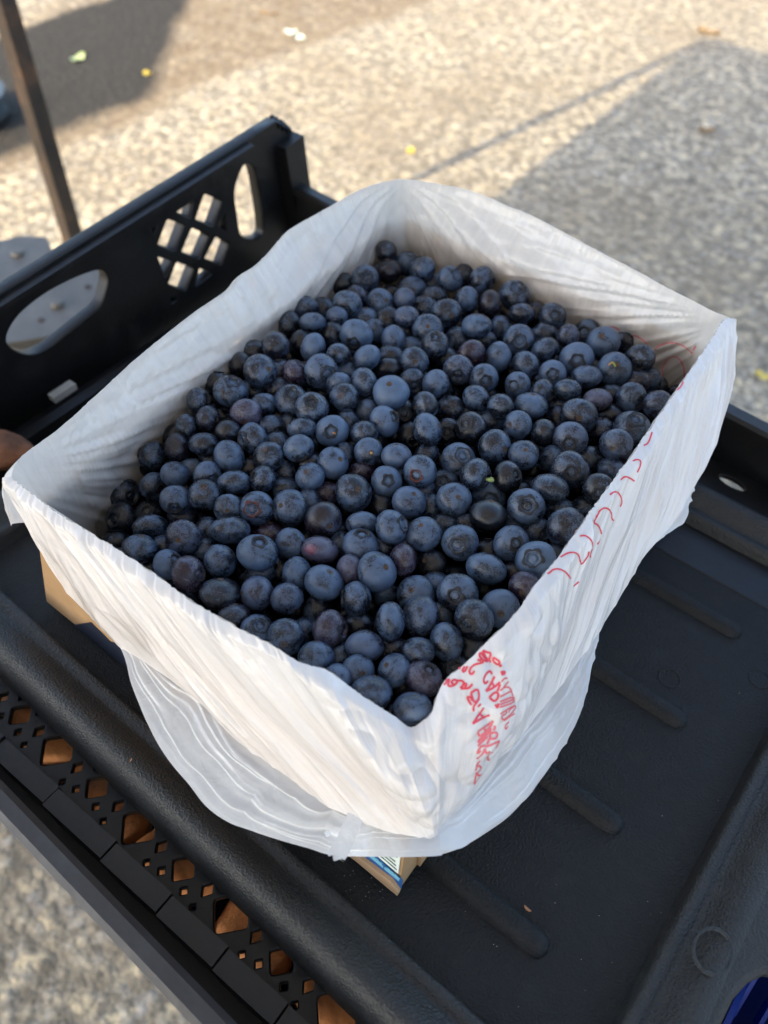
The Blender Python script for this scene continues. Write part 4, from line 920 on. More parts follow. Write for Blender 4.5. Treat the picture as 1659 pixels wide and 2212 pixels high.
(44.6,329.9,78.3,10.35,0.84,0.29,-0.35,-0.89,0,1,0), (39.3,309.3,82.3,10.14,0.84,-0.52,0.7,-0.49,2,1,0), (50.4,282.9,93.6,7.47,0.9,0.53,0.65,-0.54,0,0,0),
(57,311.8,82.2,10.05,0.84,-0.37,0.48,0.79,0,1,0), (83.4,312.8,91.1,8.68,0.9,-0.93,-0.25,-0.26,0,0,0), (98.8,319.5,90.6,9.03,0.83,-0.93,-0.25,-0.26,0,2,0),
(38.5,271.3,91.7,9.71,0.84,-0.77,0.15,-0.62,2,0,0), (27,248.7,97.4,9.87,0.84,0.49,-0.87,0.1,1,0,0), (17.7,271.4,86.3,9.88,0.84,-0.9,-0.39,-0.18,0,1,0),
(59.8,294.7,83.6,9.86,0.84,0.17,-0.16,-0.97,0,1,0), (83.2,286.9,93.4,10.65,0.84,-0.73,0.5,-0.47,2,0,0), (67.7,261.3,98.4,8.27,0.83,0.23,-0.27,-0.93,0,0,0),
(51.2,262.4,87.3,9.57,0.84,-0.29,0.71,-0.64,2,1,0), (29.8,233.4,96.9,6.83,0.9,-0.85,0.31,0.44,0,0,0), (108.7,284.4,96.3,10.4,0.77,0.25,-0.24,-0.94,0,4,0),
(54.1,223.7,99.4,11.38,0.84,0.44,-0.9,-0.01,1,4,18), (39.3,253.1,88.1,9.56,0.84,0.18,-0.21,-0.96,0,1,0), (53,245.2,88.3,9.39,0.84,0.77,0.64,-0.02,0,1,0),
(73.3,238.5,96.5,8.42,0.9,-0.9,-0.4,-0.18,0,0,0), (67,264.7,83.8,9.54,0.84,-0.91,-0.35,-0.21,0,1,0), (84.7,261.7,96,10.34,0.84,-0.33,0.56,-0.76,2,0,0),
(99.9,247.6,99.4,9.14,0.84,0.09,-0.17,0.98,1,0,0), (99.8,275.5,85.6,9.41,0.84,0.69,0.72,-0.11,0,1,0), (115.1,308.5,82.5,9.65,0.84,-0.91,-0.35,-0.21,0,1,0),
(112.7,289.9,81.6,9.51,0.84,-0.47,0.68,0.56,0,1,0), (122.2,257,96.7,8.98,0.84,-0.77,0.63,-0.13,2,8,0), (137,266.1,95.6,9.67,0.82,0.67,0.73,-0.13,0,0,0),
(81,247.3,87,9.25,0.84,-0.51,0.7,0.5,0,1,0), (99.4,225,99.1,9.14,0.84,-0.47,0.59,-0.66,2,0,0), (105.5,253.6,86.2,9.16,0.84,-0.42,0.56,0.71,0,3,0),
(75.5,206.6,101.9,9.09,0.81,0.76,0.07,-0.65,0,0,0), (60.7,197,103.1,6.39,0.9,-0.45,0.75,0.48,0,0,0), (79.8,226.3,92.5,9,0.84,0.23,-0.28,-0.93,0,1,0),
(35.7,222.5,91.1,9.26,0.84,-0.87,-0.47,-0.13,0,1,0), (125.7,235.4,99.2,9.87,0.84,0.48,-0.85,0.22,1,0,0), (87.5,213.8,93.8,8.82,0.84,-0.51,0.67,0.55,0,3,0),
(67.1,196.4,92.1,8.81,0.84,-0.42,0.54,0.73,0,1,0), (89.3,185.2,103.3,9.42,0.83,0.58,0.78,-0.22,0,0,0), (107,212.7,94.2,8.68,0.84,0.71,-0.61,0.34,1,1,0),
(123.7,212.8,102,8.63,0.9,0.72,0.53,-0.45,0,0,0), (142.5,238.9,98.6,8.99,0.84,0.58,-0.66,0.48,1,0,0), (78.1,175.7,103,5.84,0.89,-0.55,0.69,0.46,0,0,0),
(88.6,167.2,103.4,8.61,0.84,-0.16,0.64,-0.75,2,0,0), (4.5,214.2,90.2,9.39,0.84,-0.86,-0.49,-0.11,0,3,0), (22.8,216.6,99.3,8.5,0.72,-0.43,0.53,0.73,0,0,0),
(1.8,233.8,91.1,9.58,0.84,-0.54,0.65,0.53,0,1,0), (5.3,247.8,84.8,9.77,0.84,0.13,-0.19,-0.97,0,1,0), (22.2,181.2,100.9,9.55,0.9,-0.87,-0.48,-0.12,0,2,0),
(25,202.9,91.6,9.14,0.84,-0.9,-0.39,-0.2,0,3,0), (41.8,194.4,101.4,9.54,0.79,0.72,0.56,-0.42,0,4,0), (9.2,161.4,91.5,8.87,0.84,-0.86,-0.49,-0.12,0,3,0),
(33.6,154.3,103.8,10.81,0.84,-0.8,-0.03,-0.6,2,0,0), (6.3,177,91.5,9.03,0.84,0.24,-0.35,-0.9,0,3,0), (32.3,171.7,92.2,8.8,0.84,0.22,-0.32,-0.92,0,1,0),
(48.6,168.6,101.6,7.79,0.84,0.26,0.6,0.76,1,8,0), (62.4,177.8,102.6,11.33,0.84,0.87,-0.24,0.43,1,0,0), (9.2,139.4,91.1,8.67,0.84,-0.5,0.59,0.63,0,3,0),
(29.1,132.5,100.4,10.84,0.84,0.22,0.14,0.96,1,0,0), (18.3,115.9,98.4,7.69,0.84,0.77,0.42,0.48,1,2,0), (33.9,108.1,98.2,7.22,0.84,-0.91,-0.29,-0.3,2,2,0),
(26,97.3,94.8,7.22,0.83,0.48,0.81,-0.33,0,2,0), (51.6,122.1,102.3,9.19,0.84,-0.51,0.86,-0.06,2,8,0), (51.9,136.3,100,7.01,0.84,0.55,-0.53,-0.65,1,0,0),
(29.9,149.5,89.2,8.66,0.84,0.21,-0.33,-0.92,0,3,0), (44.5,158.8,92.4,8.61,0.84,0.26,-0.37,-0.89,0,1,0), (63.8,147.9,101.6,10.01,0.84,0.21,-0.16,0.96,1,0,0),
(80.8,146.7,105.6,9.81,0.84,0.21,-0.25,0.95,1,0,0), (57,143.6,88.1,8.44,0.84,0.29,-0.41,-0.87,0,3,0), (51.6,106.4,99.5,5.86,0.89,-0.61,0.69,0.4,0,2,0),
(45.7,92.4,97.3,8.26,0.76,0.37,-0.5,-0.78,0,2,0), (66.7,126.7,95.6,8.13,0.84,0.94,-0.13,0.3,1,1,0), (69.4,137.8,89.7,8.29,0.84,-0.78,-0.63,0.02,0,1,0),
(86.1,131.9,102.6,8.3,0.72,-0.59,0.71,0.38,0,0,0), (100.7,140.7,103.3,9.19,0.84,0.42,-0.62,0.66,1,4,19), (97.9,158.1,94.6,8.23,0.84,0.71,0.7,-0.11,0,1,0),
(67.5,110,101.1,8.84,0.84,-0.27,-0.87,0.41,1,0,0), (77.5,119.2,95.7,7.99,0.84,-0.49,0.61,0.62,0,1,0), (96.6,116.5,106,8.03,0.84,0.81,-0.58,-0.07,1,0,0),
(66.2,92,100.1,9.4,0.86,-0.6,-0.7,-0.38,0,0,0), (84.9,104.3,102.2,8.47,0.84,0.1,0.35,-0.93,2,0,0), (116.9,121.5,102.8,8.7,0.84,-0.63,-0.07,-0.77,2,0,0),
(112.7,136.2,94.3,7.94,0.84,0.58,0.77,-0.26,0,1,0), (103.9,118.2,95.6,7.82,0.84,-0.5,0.63,0.59,0,3,0), (64.2,76.5,97,7.4,0.84,0.94,-0.28,0.21,1,0,0),
(93.2,90,101,7,0.84,-0.54,-0.62,0.57,1,0,0), (113.1,106.2,102.1,7.59,0.84,0.01,0.38,-0.93,2,0,0), (75.5,98.9,90.8,7.88,0.84,0.31,-0.45,-0.84,0,3,0)]

# ------------------------------------------------------------------ blueberries
def berry_mat(name, k=1.0, pink=None):
    t = NT(name); o = t.coord('Object', (k, k, k))
    oi = t.add('ShaderNodeObjectInfo')
    off = t.add('ShaderNodeVectorMath', operation='MULTIPLY_ADD')
    cmb = t.add('ShaderNodeCombineXYZ'); r100 = t.math('MULTIPLY', oi.outputs['Random'], 57.0)
    for i in range(3): t.l.new(r100, cmb.inputs[i])
    off.inputs[1].default_value = (1, 1.7, 2.3); t.l.new(cmb.outputs[0], off.inputs[0]); t.l.new(o, off.inputs[2]); o2 = off.outputs[0]
    cs = t.add('ShaderNodeSeparateColor'); t.l.new(oi.outputs['Color'], cs.inputs[0])
    purple, bloom = cs.outputs[0], cs.outputs[1]
    n1 = t.noise(o2, 1.15, 4, .62, dist=.5); n2 = t.noise(o2, 5.2, 6, .72, dist=1.6); n3 = t.noise(o2, 14, 4, .7)
    m = t.math('ADD', t.math('MULTIPLY', n1, 1.0), t.math('ADD', t.math('MULTIPLY', n2, .75), t.math('MULTIPLY', n3, .45)))
    m = t.math('ADD', m, t.math('SUBTRACT', bloom, 1.63))
    m = t.ramp(t.math('ADD', m, .5), [(.31, 0.0), (.41, .26), (.52, .78), (.72, 1.0)])
    skin = t.mix(purple, (.0070, .0085, .0125), (.020, .0085, .017))
    pow_ = t.mix(purple, (.082, .132, .220), (.112, .098, .145))
    pow_ = t.mix(t.ramp(n2, [(.3, 0.0), (.7, .6)]), pow_, (.028, .046, .078))
    col = t.mix(m, skin, pow_)
    # scratches in the bloom
    sc = t.add('ShaderNodeMapping'); t.l.new(o2, sc.inputs[0]); sc.inputs['Scale'].default_value = (2.0, 7.5, 3.2); sc.inputs['Rotation'].default_value = (.4, .7, .3)
    scn = t.noise(sc.outputs[0], 2.3, 3, .7, dist=1.0)
    col = t.mix(t.ramp(scn, [(.64, 0.0), (.72, .75)]), col, (.010, .012, .020))
    if pink:
        dv = t.add('ShaderNodeVectorMath', operation='DISTANCE'); t.l.new(o, dv.inputs[0]); dv.inputs[1].default_value = pink
        col = t.mix(t.ramp(t.math('ADD', dv.outputs['Value'], t.math('MULTIPLY', n2, .2)), [(.20, .60), (.58, 0.0)]), col, (.30, .085, .13))
    rough = t.ramp(m, [(0, .22), (1, .42)])
    h = t.math('ADD', t.math('MULTIPLY', n3, .5), t.math('MULTIPLY', n2, .8))
    t.set(Base_Color=col, Roughness=rough, Specular_IOR_Level=.5, Normal=t.bump(h, .22, .0012)); return t.m
M_berry = berry_mat('blueberry_skin'); M_heap = berry_mat('blueberry_skin_heap', 125.0)
M_crown = plain('crown_dark', (.013, .014, .018), .7, vary=.5, bscale=60, bump=.3)
M_crownr = plain('crown_red', (.075, .018, .013), .7, vary=.6, bscale=60)
M_scar = plain('stem_scar_brown', (.070, .040, .022), .8, vary=.5, bscale=80)
def berry_profile():
    P = [(0.0, .852), (.04, .862), (.12, .868), (.185, .850), (.215, .775), (.27, .775), (.315, .85), (.33, .915), (.36, .948), (.405, .930)]
    for a in np.linspace(.43, math.pi - .17, 19): P.append((math.sin(a), math.cos(a)))
    P += [(.125, -.975), (.095, -.955), (.05, -.945), (0.0, -.942)]
    return P
PROF = berry_profile()
def berry_geom(seed, seg=30):
    V = []; F = []; r = np.random.default_rng(seed); a1, a2 = r.uniform(0, 6.28, 2); e1 = r.uniform(.0, .03); e2 = r.uniform(0, .022); star = r.uniform(.6, 1.2)
    for k, (rho, z) in enumerate(PROF):
        for i in range(seg):
            p = 2 * math.pi * i / seg; f = 1 + e1 * math.cos(2 * p + a1) * rho + e2 * math.cos(3 * p + a2) * rho
            f *= 1 + .022 * float(vnoise(math.cos(p) * rho * 2 + seed, math.sin(p) * rho * 2, z * 2))
            rr_ = rho
            if .2 < rho < .42 and z > .5: rr_ = rho * (1 + .13 * star * (abs(math.cos(2.5 * p + a1)) - .5))
            V.append((rr_ * f * math.cos(p), rr_ * f * math.sin(p), z))
    n = len(PROF)
    for k in range(n - 1):
        for i in range(seg): F.append((k * seg + i, (k + 1) * seg + i, (k + 1) * seg + (i + 1) % seg, k * seg + (i + 1) % seg))
    return V, F, a1
def crown_geom(seed, a1):
    r = np.random.default_rng(seed + 50); V = []; F = []; seg = 40; h = r.uniform(.35, 1.1, 5)
    for i in range(seg):
        p = 2 * math.pi * i / seg; q = (5 * p / (2 * math.pi) + 5 * a1 / (2 * math.pi) * .5) % 1; lobe = (1 - abs(2 * q - 1)); L = lobe ** .8 * h[int(5 * p / (2 * math.pi)) % 5] + .12 * r.random()
        for rho, z in ((.275, .80), (.318, .90), (.345 + .02 * L, .955 + .02 * L), (.365 + .15 * L, .965 + .045 * L - .10 * L * L), (.375 + .17 * L, .945 + .03 * L - .10 * L * L)):
            V.append((rho * math.cos(p), rho * math.sin(p), z))
    return V, grid_faces(seg, 5, True)
bodies, crowns = [], []
for s in range(9):
    V, F, a1 = berry_geom(s); bodies.append(mesh_from('berry_body', V, F, M_berry))
    V, F = crown_geom(s, a1); crowns.append(mesh_from('berry_crown', V, F, M_crown))
V = []
for i in range(18):
    p = 2 * math.pi * i / 18
    for rho, z in ((0.0, -.968), (.04, -.962), (.075, -.958), (.098, -.975), (.118, -.990), (.150, -.978)): V.append((rho * math.cos(p), rho * math.sin(p), z))
scar_me = mesh_from('berry_scar', V, grid_faces(18, 6, True), M_scar)

LM = {'rimbig': ('largest dusky blueberry, pressed against the right-hand bag rim', 'the huge right-rim berry'),
 'wide': ('pale blueberry with the widest open crown, beside the right rim', 'the wide-crowned berry'),
 'pinkscar': ('lilac blueberry with a pink-ringed brown stem scar at the right rim', 'the pink-scarred berry'),
 'left': ('dark blueberry furthest left in the bag, by the left corner', 'the leftmost berry'),
 'purpleleft': ('big purple blueberry against the front left rim of the bag', 'the big purple berry'),
 'redleft': ('blueberry with a torn reddish crown on its left side', 'the red-torn berry'),
 'bigdark': ('large near-black blueberry with a brown scar low on its right', 'the large blackish berry'),
 'pinkspot': ('purple oval blueberry with a bright pink spot', 'the pink-spotted berry'),
 'glossy': ('upright oval blueberry near the front, bloom rubbed off its face', 'the bald-faced berry'),
 'purplefront': ('purple oval blueberry near the front left rim, crown to the right', 'the purple oval berry'),
 'front': ('frontmost blueberry, down in the front corner of the bag', 'the frontmost berry'),
 'pip': ('lilac-blue blueberry with a small tan knob in its stem scar', 'the tan-knobbed berry'),
 'redcrown': ('blueberry with red edges around its dark sunken crown', 'the red-crowned berry'),
 'bud': ('blueberry with a small green bud on its lower right side', 'the green-budded berry'),
 'black': ('glossy black oval blueberry lying across the middle of the heap', 'the glossy black berry'),
 'yellow': ('blueberry with a yellow-green stem on top, near the right corner', 'the yellow-stemmed berry'),
 'top': ('topmost blueberry, resting in the far corner of the bag', 'the topmost berry'),
 'bigpale': ('big pale blueberry in the upper left of the heap', 'the big pale berry'),
 'orange': ('blueberry with an orange fleck inside its deep open crown', 'the orange-flecked berry')}
KEYS = [''] + list(LM)
BERRIES = [(*b[:8], 'ncs'[b[8]], ''.join(c for k, c in ((1, 'u'), (2, 'd'), (4, 'b'), (8, 'p')) if b[9] & k), KEYS[b[10]]) for b in BERRIES]
def pix(p):
    c = MC @ (np.array(p) - CAM); return np.array([FPX * c[0] / c[2], FPX * c[1] / c[2]])
PX = [pix(np.array(b[:3]) / 1000) for b in BERRIES]
lm_idx = {b[10]: i for i, b in enumerate(BERRIES) if b[10]}
DIRS = ['right of', 'lower right of', 'below', 'lower left of', 'left of', 'upper left of', 'above', 'upper right of']
ORD = ['first', 'second', 'third', 'fourth', 'fifth', 'sixth', 'seventh', 'eighth', 'ninth', 'tenth', 'eleventh', 'twelfth', 'thirteenth', 'fourteenth', 'fifteenth', 'sixteenth']
rank = {}
for nm, li in lm_idx.items():
    sec = {}
    for i, p in enumerate(PX):
        if i == li: continue
        d = p - PX[li]; a = int(round(math.degrees(math.atan2(d[1], d[0])) / 45)) % 8
        sec.setdefault(a, []).append((float(np.hypot(*d)), i))
    for a, l in sec.items():
        for k, (dd, i) in enumerate(sorted(l)):
            if k < 16: rank.setdefault(i, []).append((k * 60 + dd, k, a, nm))
for i, b in enumerate(BERRIES):
    x, y, z, rad, pr, wx, wy, wz, ft, tg, lmk = b
    rad = .72 * max(rad / 1000, .0072) + .28 * .0085; w = Vector((wx, wy, wz)).normalized()
    s = i % 9
    o = link('blueberry', bodies[s]); o.location = (x / 1000, y / 1000, z / 1000)
    q = w.to_track_quat('Z', 'Y') @ Quaternion((0, 0, 1), random.uniform(0, 6.28))
    o.rotation_mode = 'QUATERNION'; o.rotation_quaternion = q
    o.scale = (rad * 1.06, rad * random.uniform(1.02, 1.07), rad * pr * 1.05)
    pu = .85 if 'p' in tg else (random.uniform(0, .08) if random.random() < .85 else random.uniform(.1, .3))
    bl = .49 + random.uniform(-.08, .08) - (.14 if 'd' in tg else 0) + (.13 if 'b' in tg else 0) - (.05 if 'u' in tg else 0)
    if lmk == 'black': bl = .14; pu = 0
    if lmk in ('bigdark',): bl = .30; pu = .35
    if lmk in ('wide', 'bigpale'): bl = .66; pu = 0
    o.color = (pu, bl, 0, 1)
    if lmk: label = LM[lmk][0]
    else:
        _, k, a, nm = min(rank[i])
        size = 'big' if rad > .0094 else ('small' if rad < .0072 else 'medium')
        tone = 'pale powdery' if 'b' in tg else ('purplish' if 'p' in tg else ('dark' if 'd' in tg else 'dusty blue'))
        feat = {'c': ', crown showing,', 's': ', stem scar showing,', 'n': ''}[ft]
        label = f"{size} {tone} blueberry{' half buried' if 'u' in tg and not feat else ''}{feat} {ORD[k]} {DIRS[a]} {LM[nm][1]}"
    tag(o, label, 'blueberry', 'blueberries heaped in the bag')
    cr = link('crown', crowns[(s + random.randint(0, 2)) % 9], o); sc_ = link('stem_scar', scar_me, o)
    k_ = random.uniform(.92, 1.16); cr.scale = (k_, k_ * random.uniform(.92, 1.06), 1); k_ = random.uniform(.8, 1.5); sc_.scale = (k_, k_, 1)
    if lmk in ('redcrown', 'redleft'):
        cr.material_slots[0].link = 'OBJECT'; cr.material_slots[0].material = M_crownr
    if lmk == 'pinkspot':
        loc = q.inverted() @ Vector(-ray(*(PX[i] + [829.5, 1106]))).lerp(Vector((-MC[0])), .35).normalized()
        o.material_slots[0].link = 'OBJECT'; o.material_slots[0].material = berry_mat('blueberry_skin_pink', 1.0, tuple(loc))
    def tube(name, pts, r0, r1, mat):
        V = []; n = 8
        P = resample(np.array(pts), 14)
        for j, p in enumerate(P):
            t_ = Vector(P[min(j + 1, 13)] - P[max(j - 1, 0)]).normalized(); e1 = t_.orthogonal().normalized(); e2 = t_.cross(e1); r_ = r0 + (r1 - r0) * j / 13
            for k in range(n): V.append(Vector(p) + (e1 * math.cos(k * .785) + e2 * math.sin(k * .785)) * r_)
        me = mesh_from(name, V, grid_faces(14, n, False) + [(j * n + n - 1, (j + 1) * n + n - 1, (j + 1) * n, j * n) for j in range(13)], mat)
        c = link(name, me, o); c.matrix_parent_inverse = Matrix.LocRotScale(o.location, o.rotation_quaternion, o.scale).inverted(); return c
    up = Vector(-ray(*(PX[i] + [829.5, 1106])))
    rt, dn = Vector(MC[0]), Vector(MC[1]); c0 = o.location.copy()
    if lmk == 'yellow':
        M_st = plain('green_stem', (.30, .34, .06), .5, vary=.3); M_or = plain('orange_stem', (.50, .25, .05), .6, vary=.3)
        a0 = c0 + up * rad * .98 + rt * .0008 - dn * .0020
        tube('stem', [a0, a0 + up * .0012 - dn * .0014 - rt * .0006, a0 + up * .0018 - dn * .0024 - rt * .0017, a0 + up * .0016 - dn * .0022 - rt * .0024], .00065, .0005, M_st)
        tube('stem_tip', [a0 + up * .0019 - dn * .0026 - rt * .0016, a0 + up * .0014 - dn * .0018 - rt * .0030, a0 + up * .0008 - dn * .0004 - rt * .0042], .00065, .00035, M_or)
    if lmk == 'bud':
        M_bd = plain('green_bud', (.30, .40, .14), .55, vary=.3)
        a0 = c0 + rt * rad * .62 + dn * rad * .28 + up * rad * .55
        tube('green_bud', [a0, a0 + rt * .0012 + up * .0006, a0 + rt * .0026 + dn * .0004 + up * .0006, a0 + rt * .0034 + up * .0002], .0007, .0016, M_bd)
        tube('bud_tip', [a0 + rt * .0030, a0 + rt * .0038 - dn * .0002], .0016, .0004, M_bd)
    if lmk == 'pip':
        a0 = c0 + up * rad * .92 + rt * .0016 + dn * .0007; tube('stem_knob', [a0, a0 + up * .0008, a0 + up * .0014 - dn * .0006], .0009, .0004, plain('tan_stem', (.42, .25, .11), .6))
    if lmk == 'orange':
        a0 = c0 + w * rad * pr * .86 + rt * .0012 + dn * .0009; tube('dry_fleck', [a0, a0 + rt * .0009 + up * .0008, a0 + rt * .0016 + dn * .0010 + up * .0003], .0006, .0003, plain('dry_orange', (.45, .20, .07), .7))

# the rest of the heap below, not countable
KP = np.array([b[:3] for b in BERRIES]) / 1000; KR = np.array([b[3] for b in BERRIES]) / 1000
V = []; F = []; seg, rg = 12, 8; unit = []
for j in range(rg + 1):
    for k in range(seg): a = math.pi * j / rg; unit.append((math.sin(a) * math.cos(2 * math.pi * k / seg), math.sin(a) * math.sin(2 * math.pi * k / seg), math.cos(a)))
unit = np.array(unit); uf = grid_faces(rg + 1, seg) + [(j * seg + seg - 1, (j + 1) * seg + seg - 1, (j + 1) * seg, j * seg) for j in range(rg)]
def hz(x, y):
    d = np.hypot(KP[:, 0] - x, KP[:, 1] - y); wt = np.exp(-(d / .018) ** 2); return float((KP[:, 2] * wt).sum() / max(1e-9, wt.sum()))
r0 = .0074; lay = 0; z = .034
placed = []
while z < .095:
    y = .016 + (lay % 2) * .0075
    row = 0
    while y < .348:
        x = .012 + (row % 2) * .0078
        while x < .249:
            p = np.array([x, y, z]) + rng.uniform(-.0022, .0022, 3); rad = r0 * rng.uniform(.88, 1.12)
            if p[2] < hz(x, y) - .0085:
                dd = np.linalg.norm(KP - p, axis=1) - KR * .93 - rad * .95
                if dd.min() > -.0018: placed.append((p, rad))
            x += .0156
        y += .0136; row += 1
    z += .0118; lay += 1
for p, rad in placed:
    ax = rng.normal(size=3); ax /= np.linalg.norm(ax); u_ = unit - (unit @ ax)[:, None] * ax * .16
    b0 = len(V); V += list(u_ * rad + p); F += [tuple(b0 + i for i in f) for f in uf]
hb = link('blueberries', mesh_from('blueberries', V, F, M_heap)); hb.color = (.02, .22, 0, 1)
tag(hb, 'lower layers of blueberries showing dark between the top ones', 'blueberries', kind='stuff')

# ------------------------------------------------------------------ crumbs on the tray
M_husk = plain('brown_husk', (.36, .17, .075), .6, vary=.3)
def husk(p, L, w, rot, label):
    V = []; n = 9
    for i in range(n):
        t_ = -1 + 2 * i / (n - 1); hw = w * math.sqrt(max(0, 1 - t_ * t_)) + 1e-5
        for k in range(6): a = 2 * math.pi * k / 6; V.append((L * t_, hw * math.cos(a) + .25 * L * (t_ * t_ - .5), hw * .6 * math.sin(a) + w * .6))
    o = link('seed_husk', mesh_from('seed_husk', V, grid_faces(n, 6) + [(i * 6 + 5, (i + 1) * 6 + 5, (i + 1) * 6, i * 6) for i in range(n - 1)], M_husk), loc=p); o.rotation_euler = (0, 0, rot); tag(o, label, 'seed husk')
husk(onz(1139, 1963, .0002), .0022, .0007, -.1, 'curled brown seed husk lying on the tray beside a raised rib')
husk(onz(283, 1642, .0215) + [0, 0, 0], .0012, .0004, 2.0, 'tiny dark red-brown flake on the rolled tray rim below the bag')
sp = [(1203, 1909), (1296, 1976), (1200, 1949), (1124, 1990), (1096, 2029), (1264, 2140), (1323, 2078), (1436, 1755), (1645, 1830), (1560, 1720), (1370, 1480), (1610, 1480)] + [(int(rng.uniform(980, 1500)), int(rng.uniform(1900, 2180))) for _ in range(10)] + [(int(rng.uniform(700, 830)), int(rng.uniform(1880, 1960))) for _ in range(26)] + [(int(rng.uniform(60, 200)), int(rng.uniform(1350, 1480))) for _ in range(8)]
V = []; F = []
for k, (u, v) in enumerate(sp):
    p = onz(u, v, 0); p[2] = .0003 - .05 * p[1]; r_ = rng.uniform(.00018, .00042); b0 = len(V)
    V += [p + [r_, 0, 0], p + [-r_ * .5, r_ * .9, 0], p + [-r_ * .6, -r_ * .8, 0], p + [0, 0, r_ * 1.3]]; F += [(b0, b0+1, b0+3), (b0+1, b0+2, b0+3), (b0+2, b0, b0+3)]
cm = link('crumbs', mesh_from('crumbs', V, F, plain('pale_crumb', (.30, .29, .26), .8), smooth=False)); tag(cm, 'pale specks of grit scattered on the black tray', 'grit', kind='stuff')

# ------------------------------------------------------------------ things behind
# canopy on rusty legs: one leg stands behind the crate, the roof throws the shade
def rust_mat():
    t = NT('rusty_painted_steel'); o = t.coord(); a = t.noise(o, 14, 5, .7); b = t.noise(o, 60, 4, .6)
    col = t.ramp(a, [(.3, (.010, .008, .007)), (.52, (.028, .019, .013)), (.68, (.085, .042, .022)), (.82, (.18, .12, .08))])
    t.set(Base_Color=col, Roughness=.62, Metallic=.15, Normal=t.bump(b, .4, .002)); return t.m
M_rust = rust_mat()
foot = onz(215, 710, GZ)
can = empty('canopy', (foot[0], foot[1], GZ), True); tag(can, 'canopy on rusty square steel legs, one leg rising behind the crate at top left', 'canopy')
CX0, CY1 = foot[0], foot[1]; CX1, CY0 = foot[0] + 3.0, foot[1] - 5.5
for lx, ly in ((CX0, CY1), (CX1, CY1), (CX0, CY0), (CX1, CY0)):
    s_ = .0185
    bm = bmesh.new(); slab(bm, [(lx - s_, ly - s_), (lx + s_, ly - s_), (lx + s_, ly + s_), (lx - s_, ly + s_)], GZ, GZ + CANOPY_H - .01)
    bmesh.ops.translate(bm, verts=bm.verts, vec=(-can.location[0], -can.location[1], -can.location[2])); bm_to('leg', bm, M_rust, can, bevel=.004)
def cloth_mat():
    t = NT('canopy_cloth'); t.set(Base_Color=(.62, .62, .60), Roughness=.9)
    tr = t.add('ShaderNodeBsdfTranslucent'); tr.inputs[0].default_value = (.62, .63, .64, 1); m = t.add('ShaderNodeMixShader'); m.inputs[0].default_value = .15
    t.l.new(t.b.outputs[0], m.inputs[1]); t.l.new(tr.outputs[0], m.inputs[2]); t.l.new(m.outputs[0], t.out.inputs[0]); return t.m
bm = bmesh.new(); e = .02
rv = [bm.verts.new((x - can.location[0], y - can.location[1], CANOPY_H + dz)) for x, y, dz in ((CX0 - e, CY0 - e, 0), (CX1 + e, CY0 - e, 0), (CX1 + e, CY1 + e, 0), (CX0 - e, CY1 + e, 0), ((CX0 + CX1) / 2, (CY0 + CY1) / 2, .35))]
for i in range(4): bm.faces.new((rv[i], rv[(i + 1) % 4], rv[4]))
bm_to('roof', bm, cloth_mat(), can)

M_plate = plain('worn_grey_steel', (.105, .098, .085), .45, .25, .25, 120, vary=.3)
br = empty('steel_bracket', tuple(onz(110, 640, -.25)), True); tag(br, 'grey steel bracket plate with bolts seen through the end wall hand hole', 'bracket')
bz = -.25
def child_poly(name, pts, th, mat, parent):
    bm = bmesh.new(); L = Vector(parent.location)
    P = [Vector(p) - L for p in pts]; a = [bm.verts.new(p) for p in P]; b = [bm.verts.new(p + Vector(th)) for p in P]; n = len(P)
    bm.faces.new(a); bm.faces.new(b[::-1])
    for i in range(n): bm.faces.new((a[i], b[i], b[(i + 1) % n], a[(i + 1) % n]))
    return bm_to(name, bm, mat, parent, bevel=.0015)
plate = [onz(*q, bz) for q in ((-90, 570), (-20, 525), (45, 510), (100, 512), (118, 552), (150, 590), (200, 560), (232, 580), (238, 620), (205, 665), (150, 710), (95, 728), (10, 742), (-90, 800))]
child_poly('plate', plate, (0, 0, -.008), M_plate, br)
fl = [onz(*q, bz - .0075) for q in ((10, 742), (95, 728), (150, 710), (205, 665), (214, 676), (160, 722), (98, 742), (12, 756))]
child_poly('flange', fl, (0, 0, -.03), M_plate, br)
for u, v, r_, h_ in ((38, 549, .0105, .006), (124, 660, .0095, .007)):
    c = onz(u, v, bz); bm = bmesh.new(); bmesh.ops.create_cone(bm, cap_ends=True, segments=16, radius1=r_, radius2=r_ * .82, depth=h_)
    bmesh.ops.translate(bm, verts=bm.verts, vec=Vector(c) - Vector(br.location) + Vector((0, 0, h_ / 2))); bm_to('bolt', bm, M_plate, br, bevel=.0012)
for u, v in ((89, 692), (190, 620)):
    c = onz(u, v, bz); bm = bmesh.new(); bmesh.ops.create_cone(bm, cap_ends=True, segments=14, radius1=.0045, radius2=.0045, depth=.001)
    bmesh.ops.translate(bm, verts=bm.verts, vec=Vector(c) - Vector(br.location) + Vector((0, 0, .0007))); bm_to('bolt_hole', bm, M_rust, br)
bm = bmesh.new(); c = onz(60, 650, bz) - np.array(br.location); bar(bm, c + [0, 0, -.60], c + [0, 0, -.009], .05, .05, up=(0, 1, 0)); bm_to('post', bm, M_plate, br, bevel=.003)

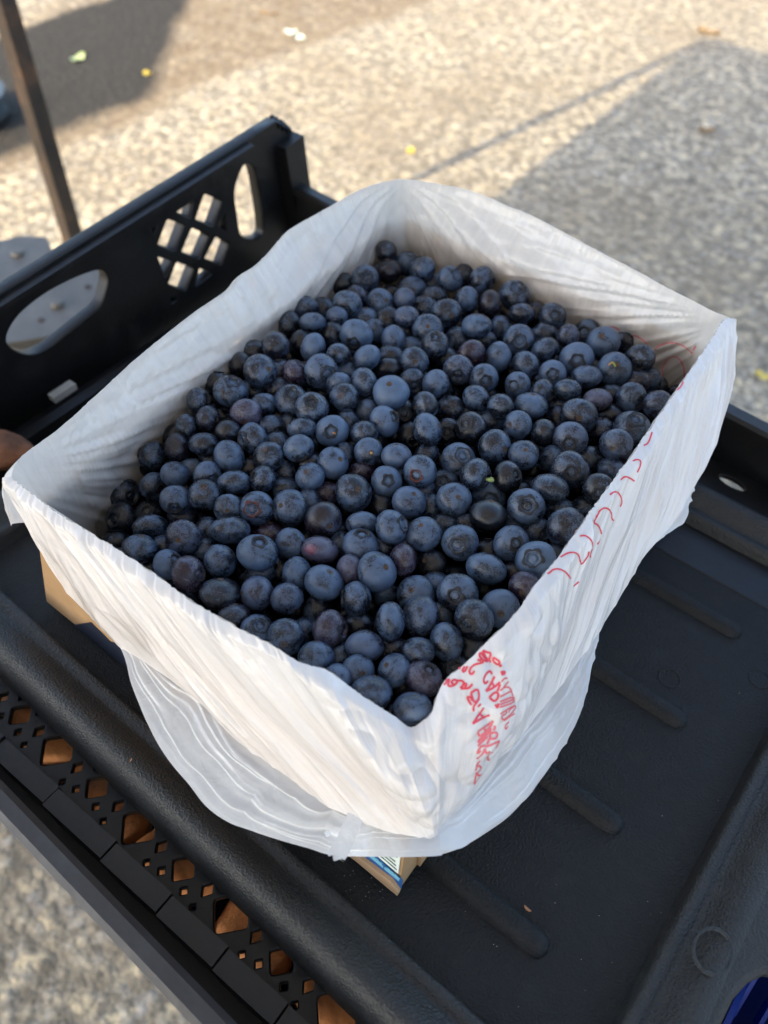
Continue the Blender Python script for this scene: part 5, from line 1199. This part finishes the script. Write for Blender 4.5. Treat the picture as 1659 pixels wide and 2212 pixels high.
# blue-grey tub cut by the left edge of the frame
tb = empty('storage_tub', tuple(onz(-80, 262, GZ)), True); tag(tb, 'blue-grey plastic tub cut off by the left frame edge behind the post', 'tub')
M_tub = plain('blue_grey_plastic', (.045, .062, .075), .5); L0 = Vector(tb.location)
for nm, r1, r2, z0, z1, mt in (('tub_body', .15, .16, .025, .085, M_tub), ('tub_foot', .155, .155, 0, .028, M_crate), ('tub_rim', .166, .166, .083, .095, M_tub)):
    bm = bmesh.new(); bmesh.ops.create_cone(bm, cap_ends=True, segments=40, radius1=r1, radius2=r2, depth=z1 - z0); bmesh.ops.translate(bm, verts=bm.verts, vec=(0, 0, (z0 + z1) / 2)); bm_to(nm, bm, mt, tb, smooth=False, bevel=.003)

# fallen leaves
def leaf(name, c, L, w, rot, mat, label, cat='leaf', curl=.25):
    V = []; n = 12
    for i in range(n):
        t_ = i / (n - 1); hw = w * math.sin(math.pi * t_ ** .75) ** .8 + .0006
        for k in (-1, -.5, 0, .5, 1): V.append(((t_ - .5) * L, hw * k, curl * w * k * k + .12 * L * (t_ - .5) ** 2 + .001 + .004 * math.sin(t_ * 9) * abs(k)))
    o = link(name, mesh_from(name, V, grid_faces(n, 5), mat), loc=tuple(c)); o.rotation_euler = (0, 0, rot); tag(o, label, cat); return o
M_lg = plain('pale_green_leaf', (.42, .50, .22), .5, vary=.2); M_ly = plain('yellow_leaf', (.60, .45, .06), .5, vary=.2)
M_pt = plain('white_petal', (.72, .78, .62), .6, vary=.1); M_br = plain('brown_leaf', (.22, .14, .06), .7, vary=.3)
gz = GZ + .002
leaf('fallen_leaf', onz(170, 127, gz), .085, .020, 1.9, M_lg, 'pale green leaf on the painted shade band, right of the rusty leg')
leaf('fallen_leaf', onz(318, 160, gz), .035, .014, .3, M_ly, 'small yellow leaf at the edge of the painted shade band')
leaf('fallen_petals', onz(628, 72, gz), .055, .022, .6, M_pt, 'whitish green petal, left one of the pair on the damp sand', 'petal')
leaf('fallen_petals', onz(650, 84, gz), .050, .018, -.2, M_pt, 'whitish petal, right one of the pair on the damp sand', 'petal')
leaf('fallen_leaf', onz(888, 328, gz), .036, .014, -.4, M_ly, 'bright yellow leaf on the sunlit ground above the bag')
leaf('fallen_leaf', onz(1650, 814, gz), .045, .012, .2, M_ly, 'orange-yellow leaf on the shaded ground at the right edge')
leaf('fallen_leaf', onz(1530, 72, gz), .10, .030, .1, M_br, 'brown leaf at the far tip of the shade on the right')
leaf('fallen_leaf', onz(1525, 283, gz), .055, .020, .5, M_br, 'dull brown leaf in the shaded ground at upper right')
leaf('fallen_leaf', onz(580, 30, gz), .09, .012, .3, M_br, 'thin brown leaf at the top edge on the damp sand')
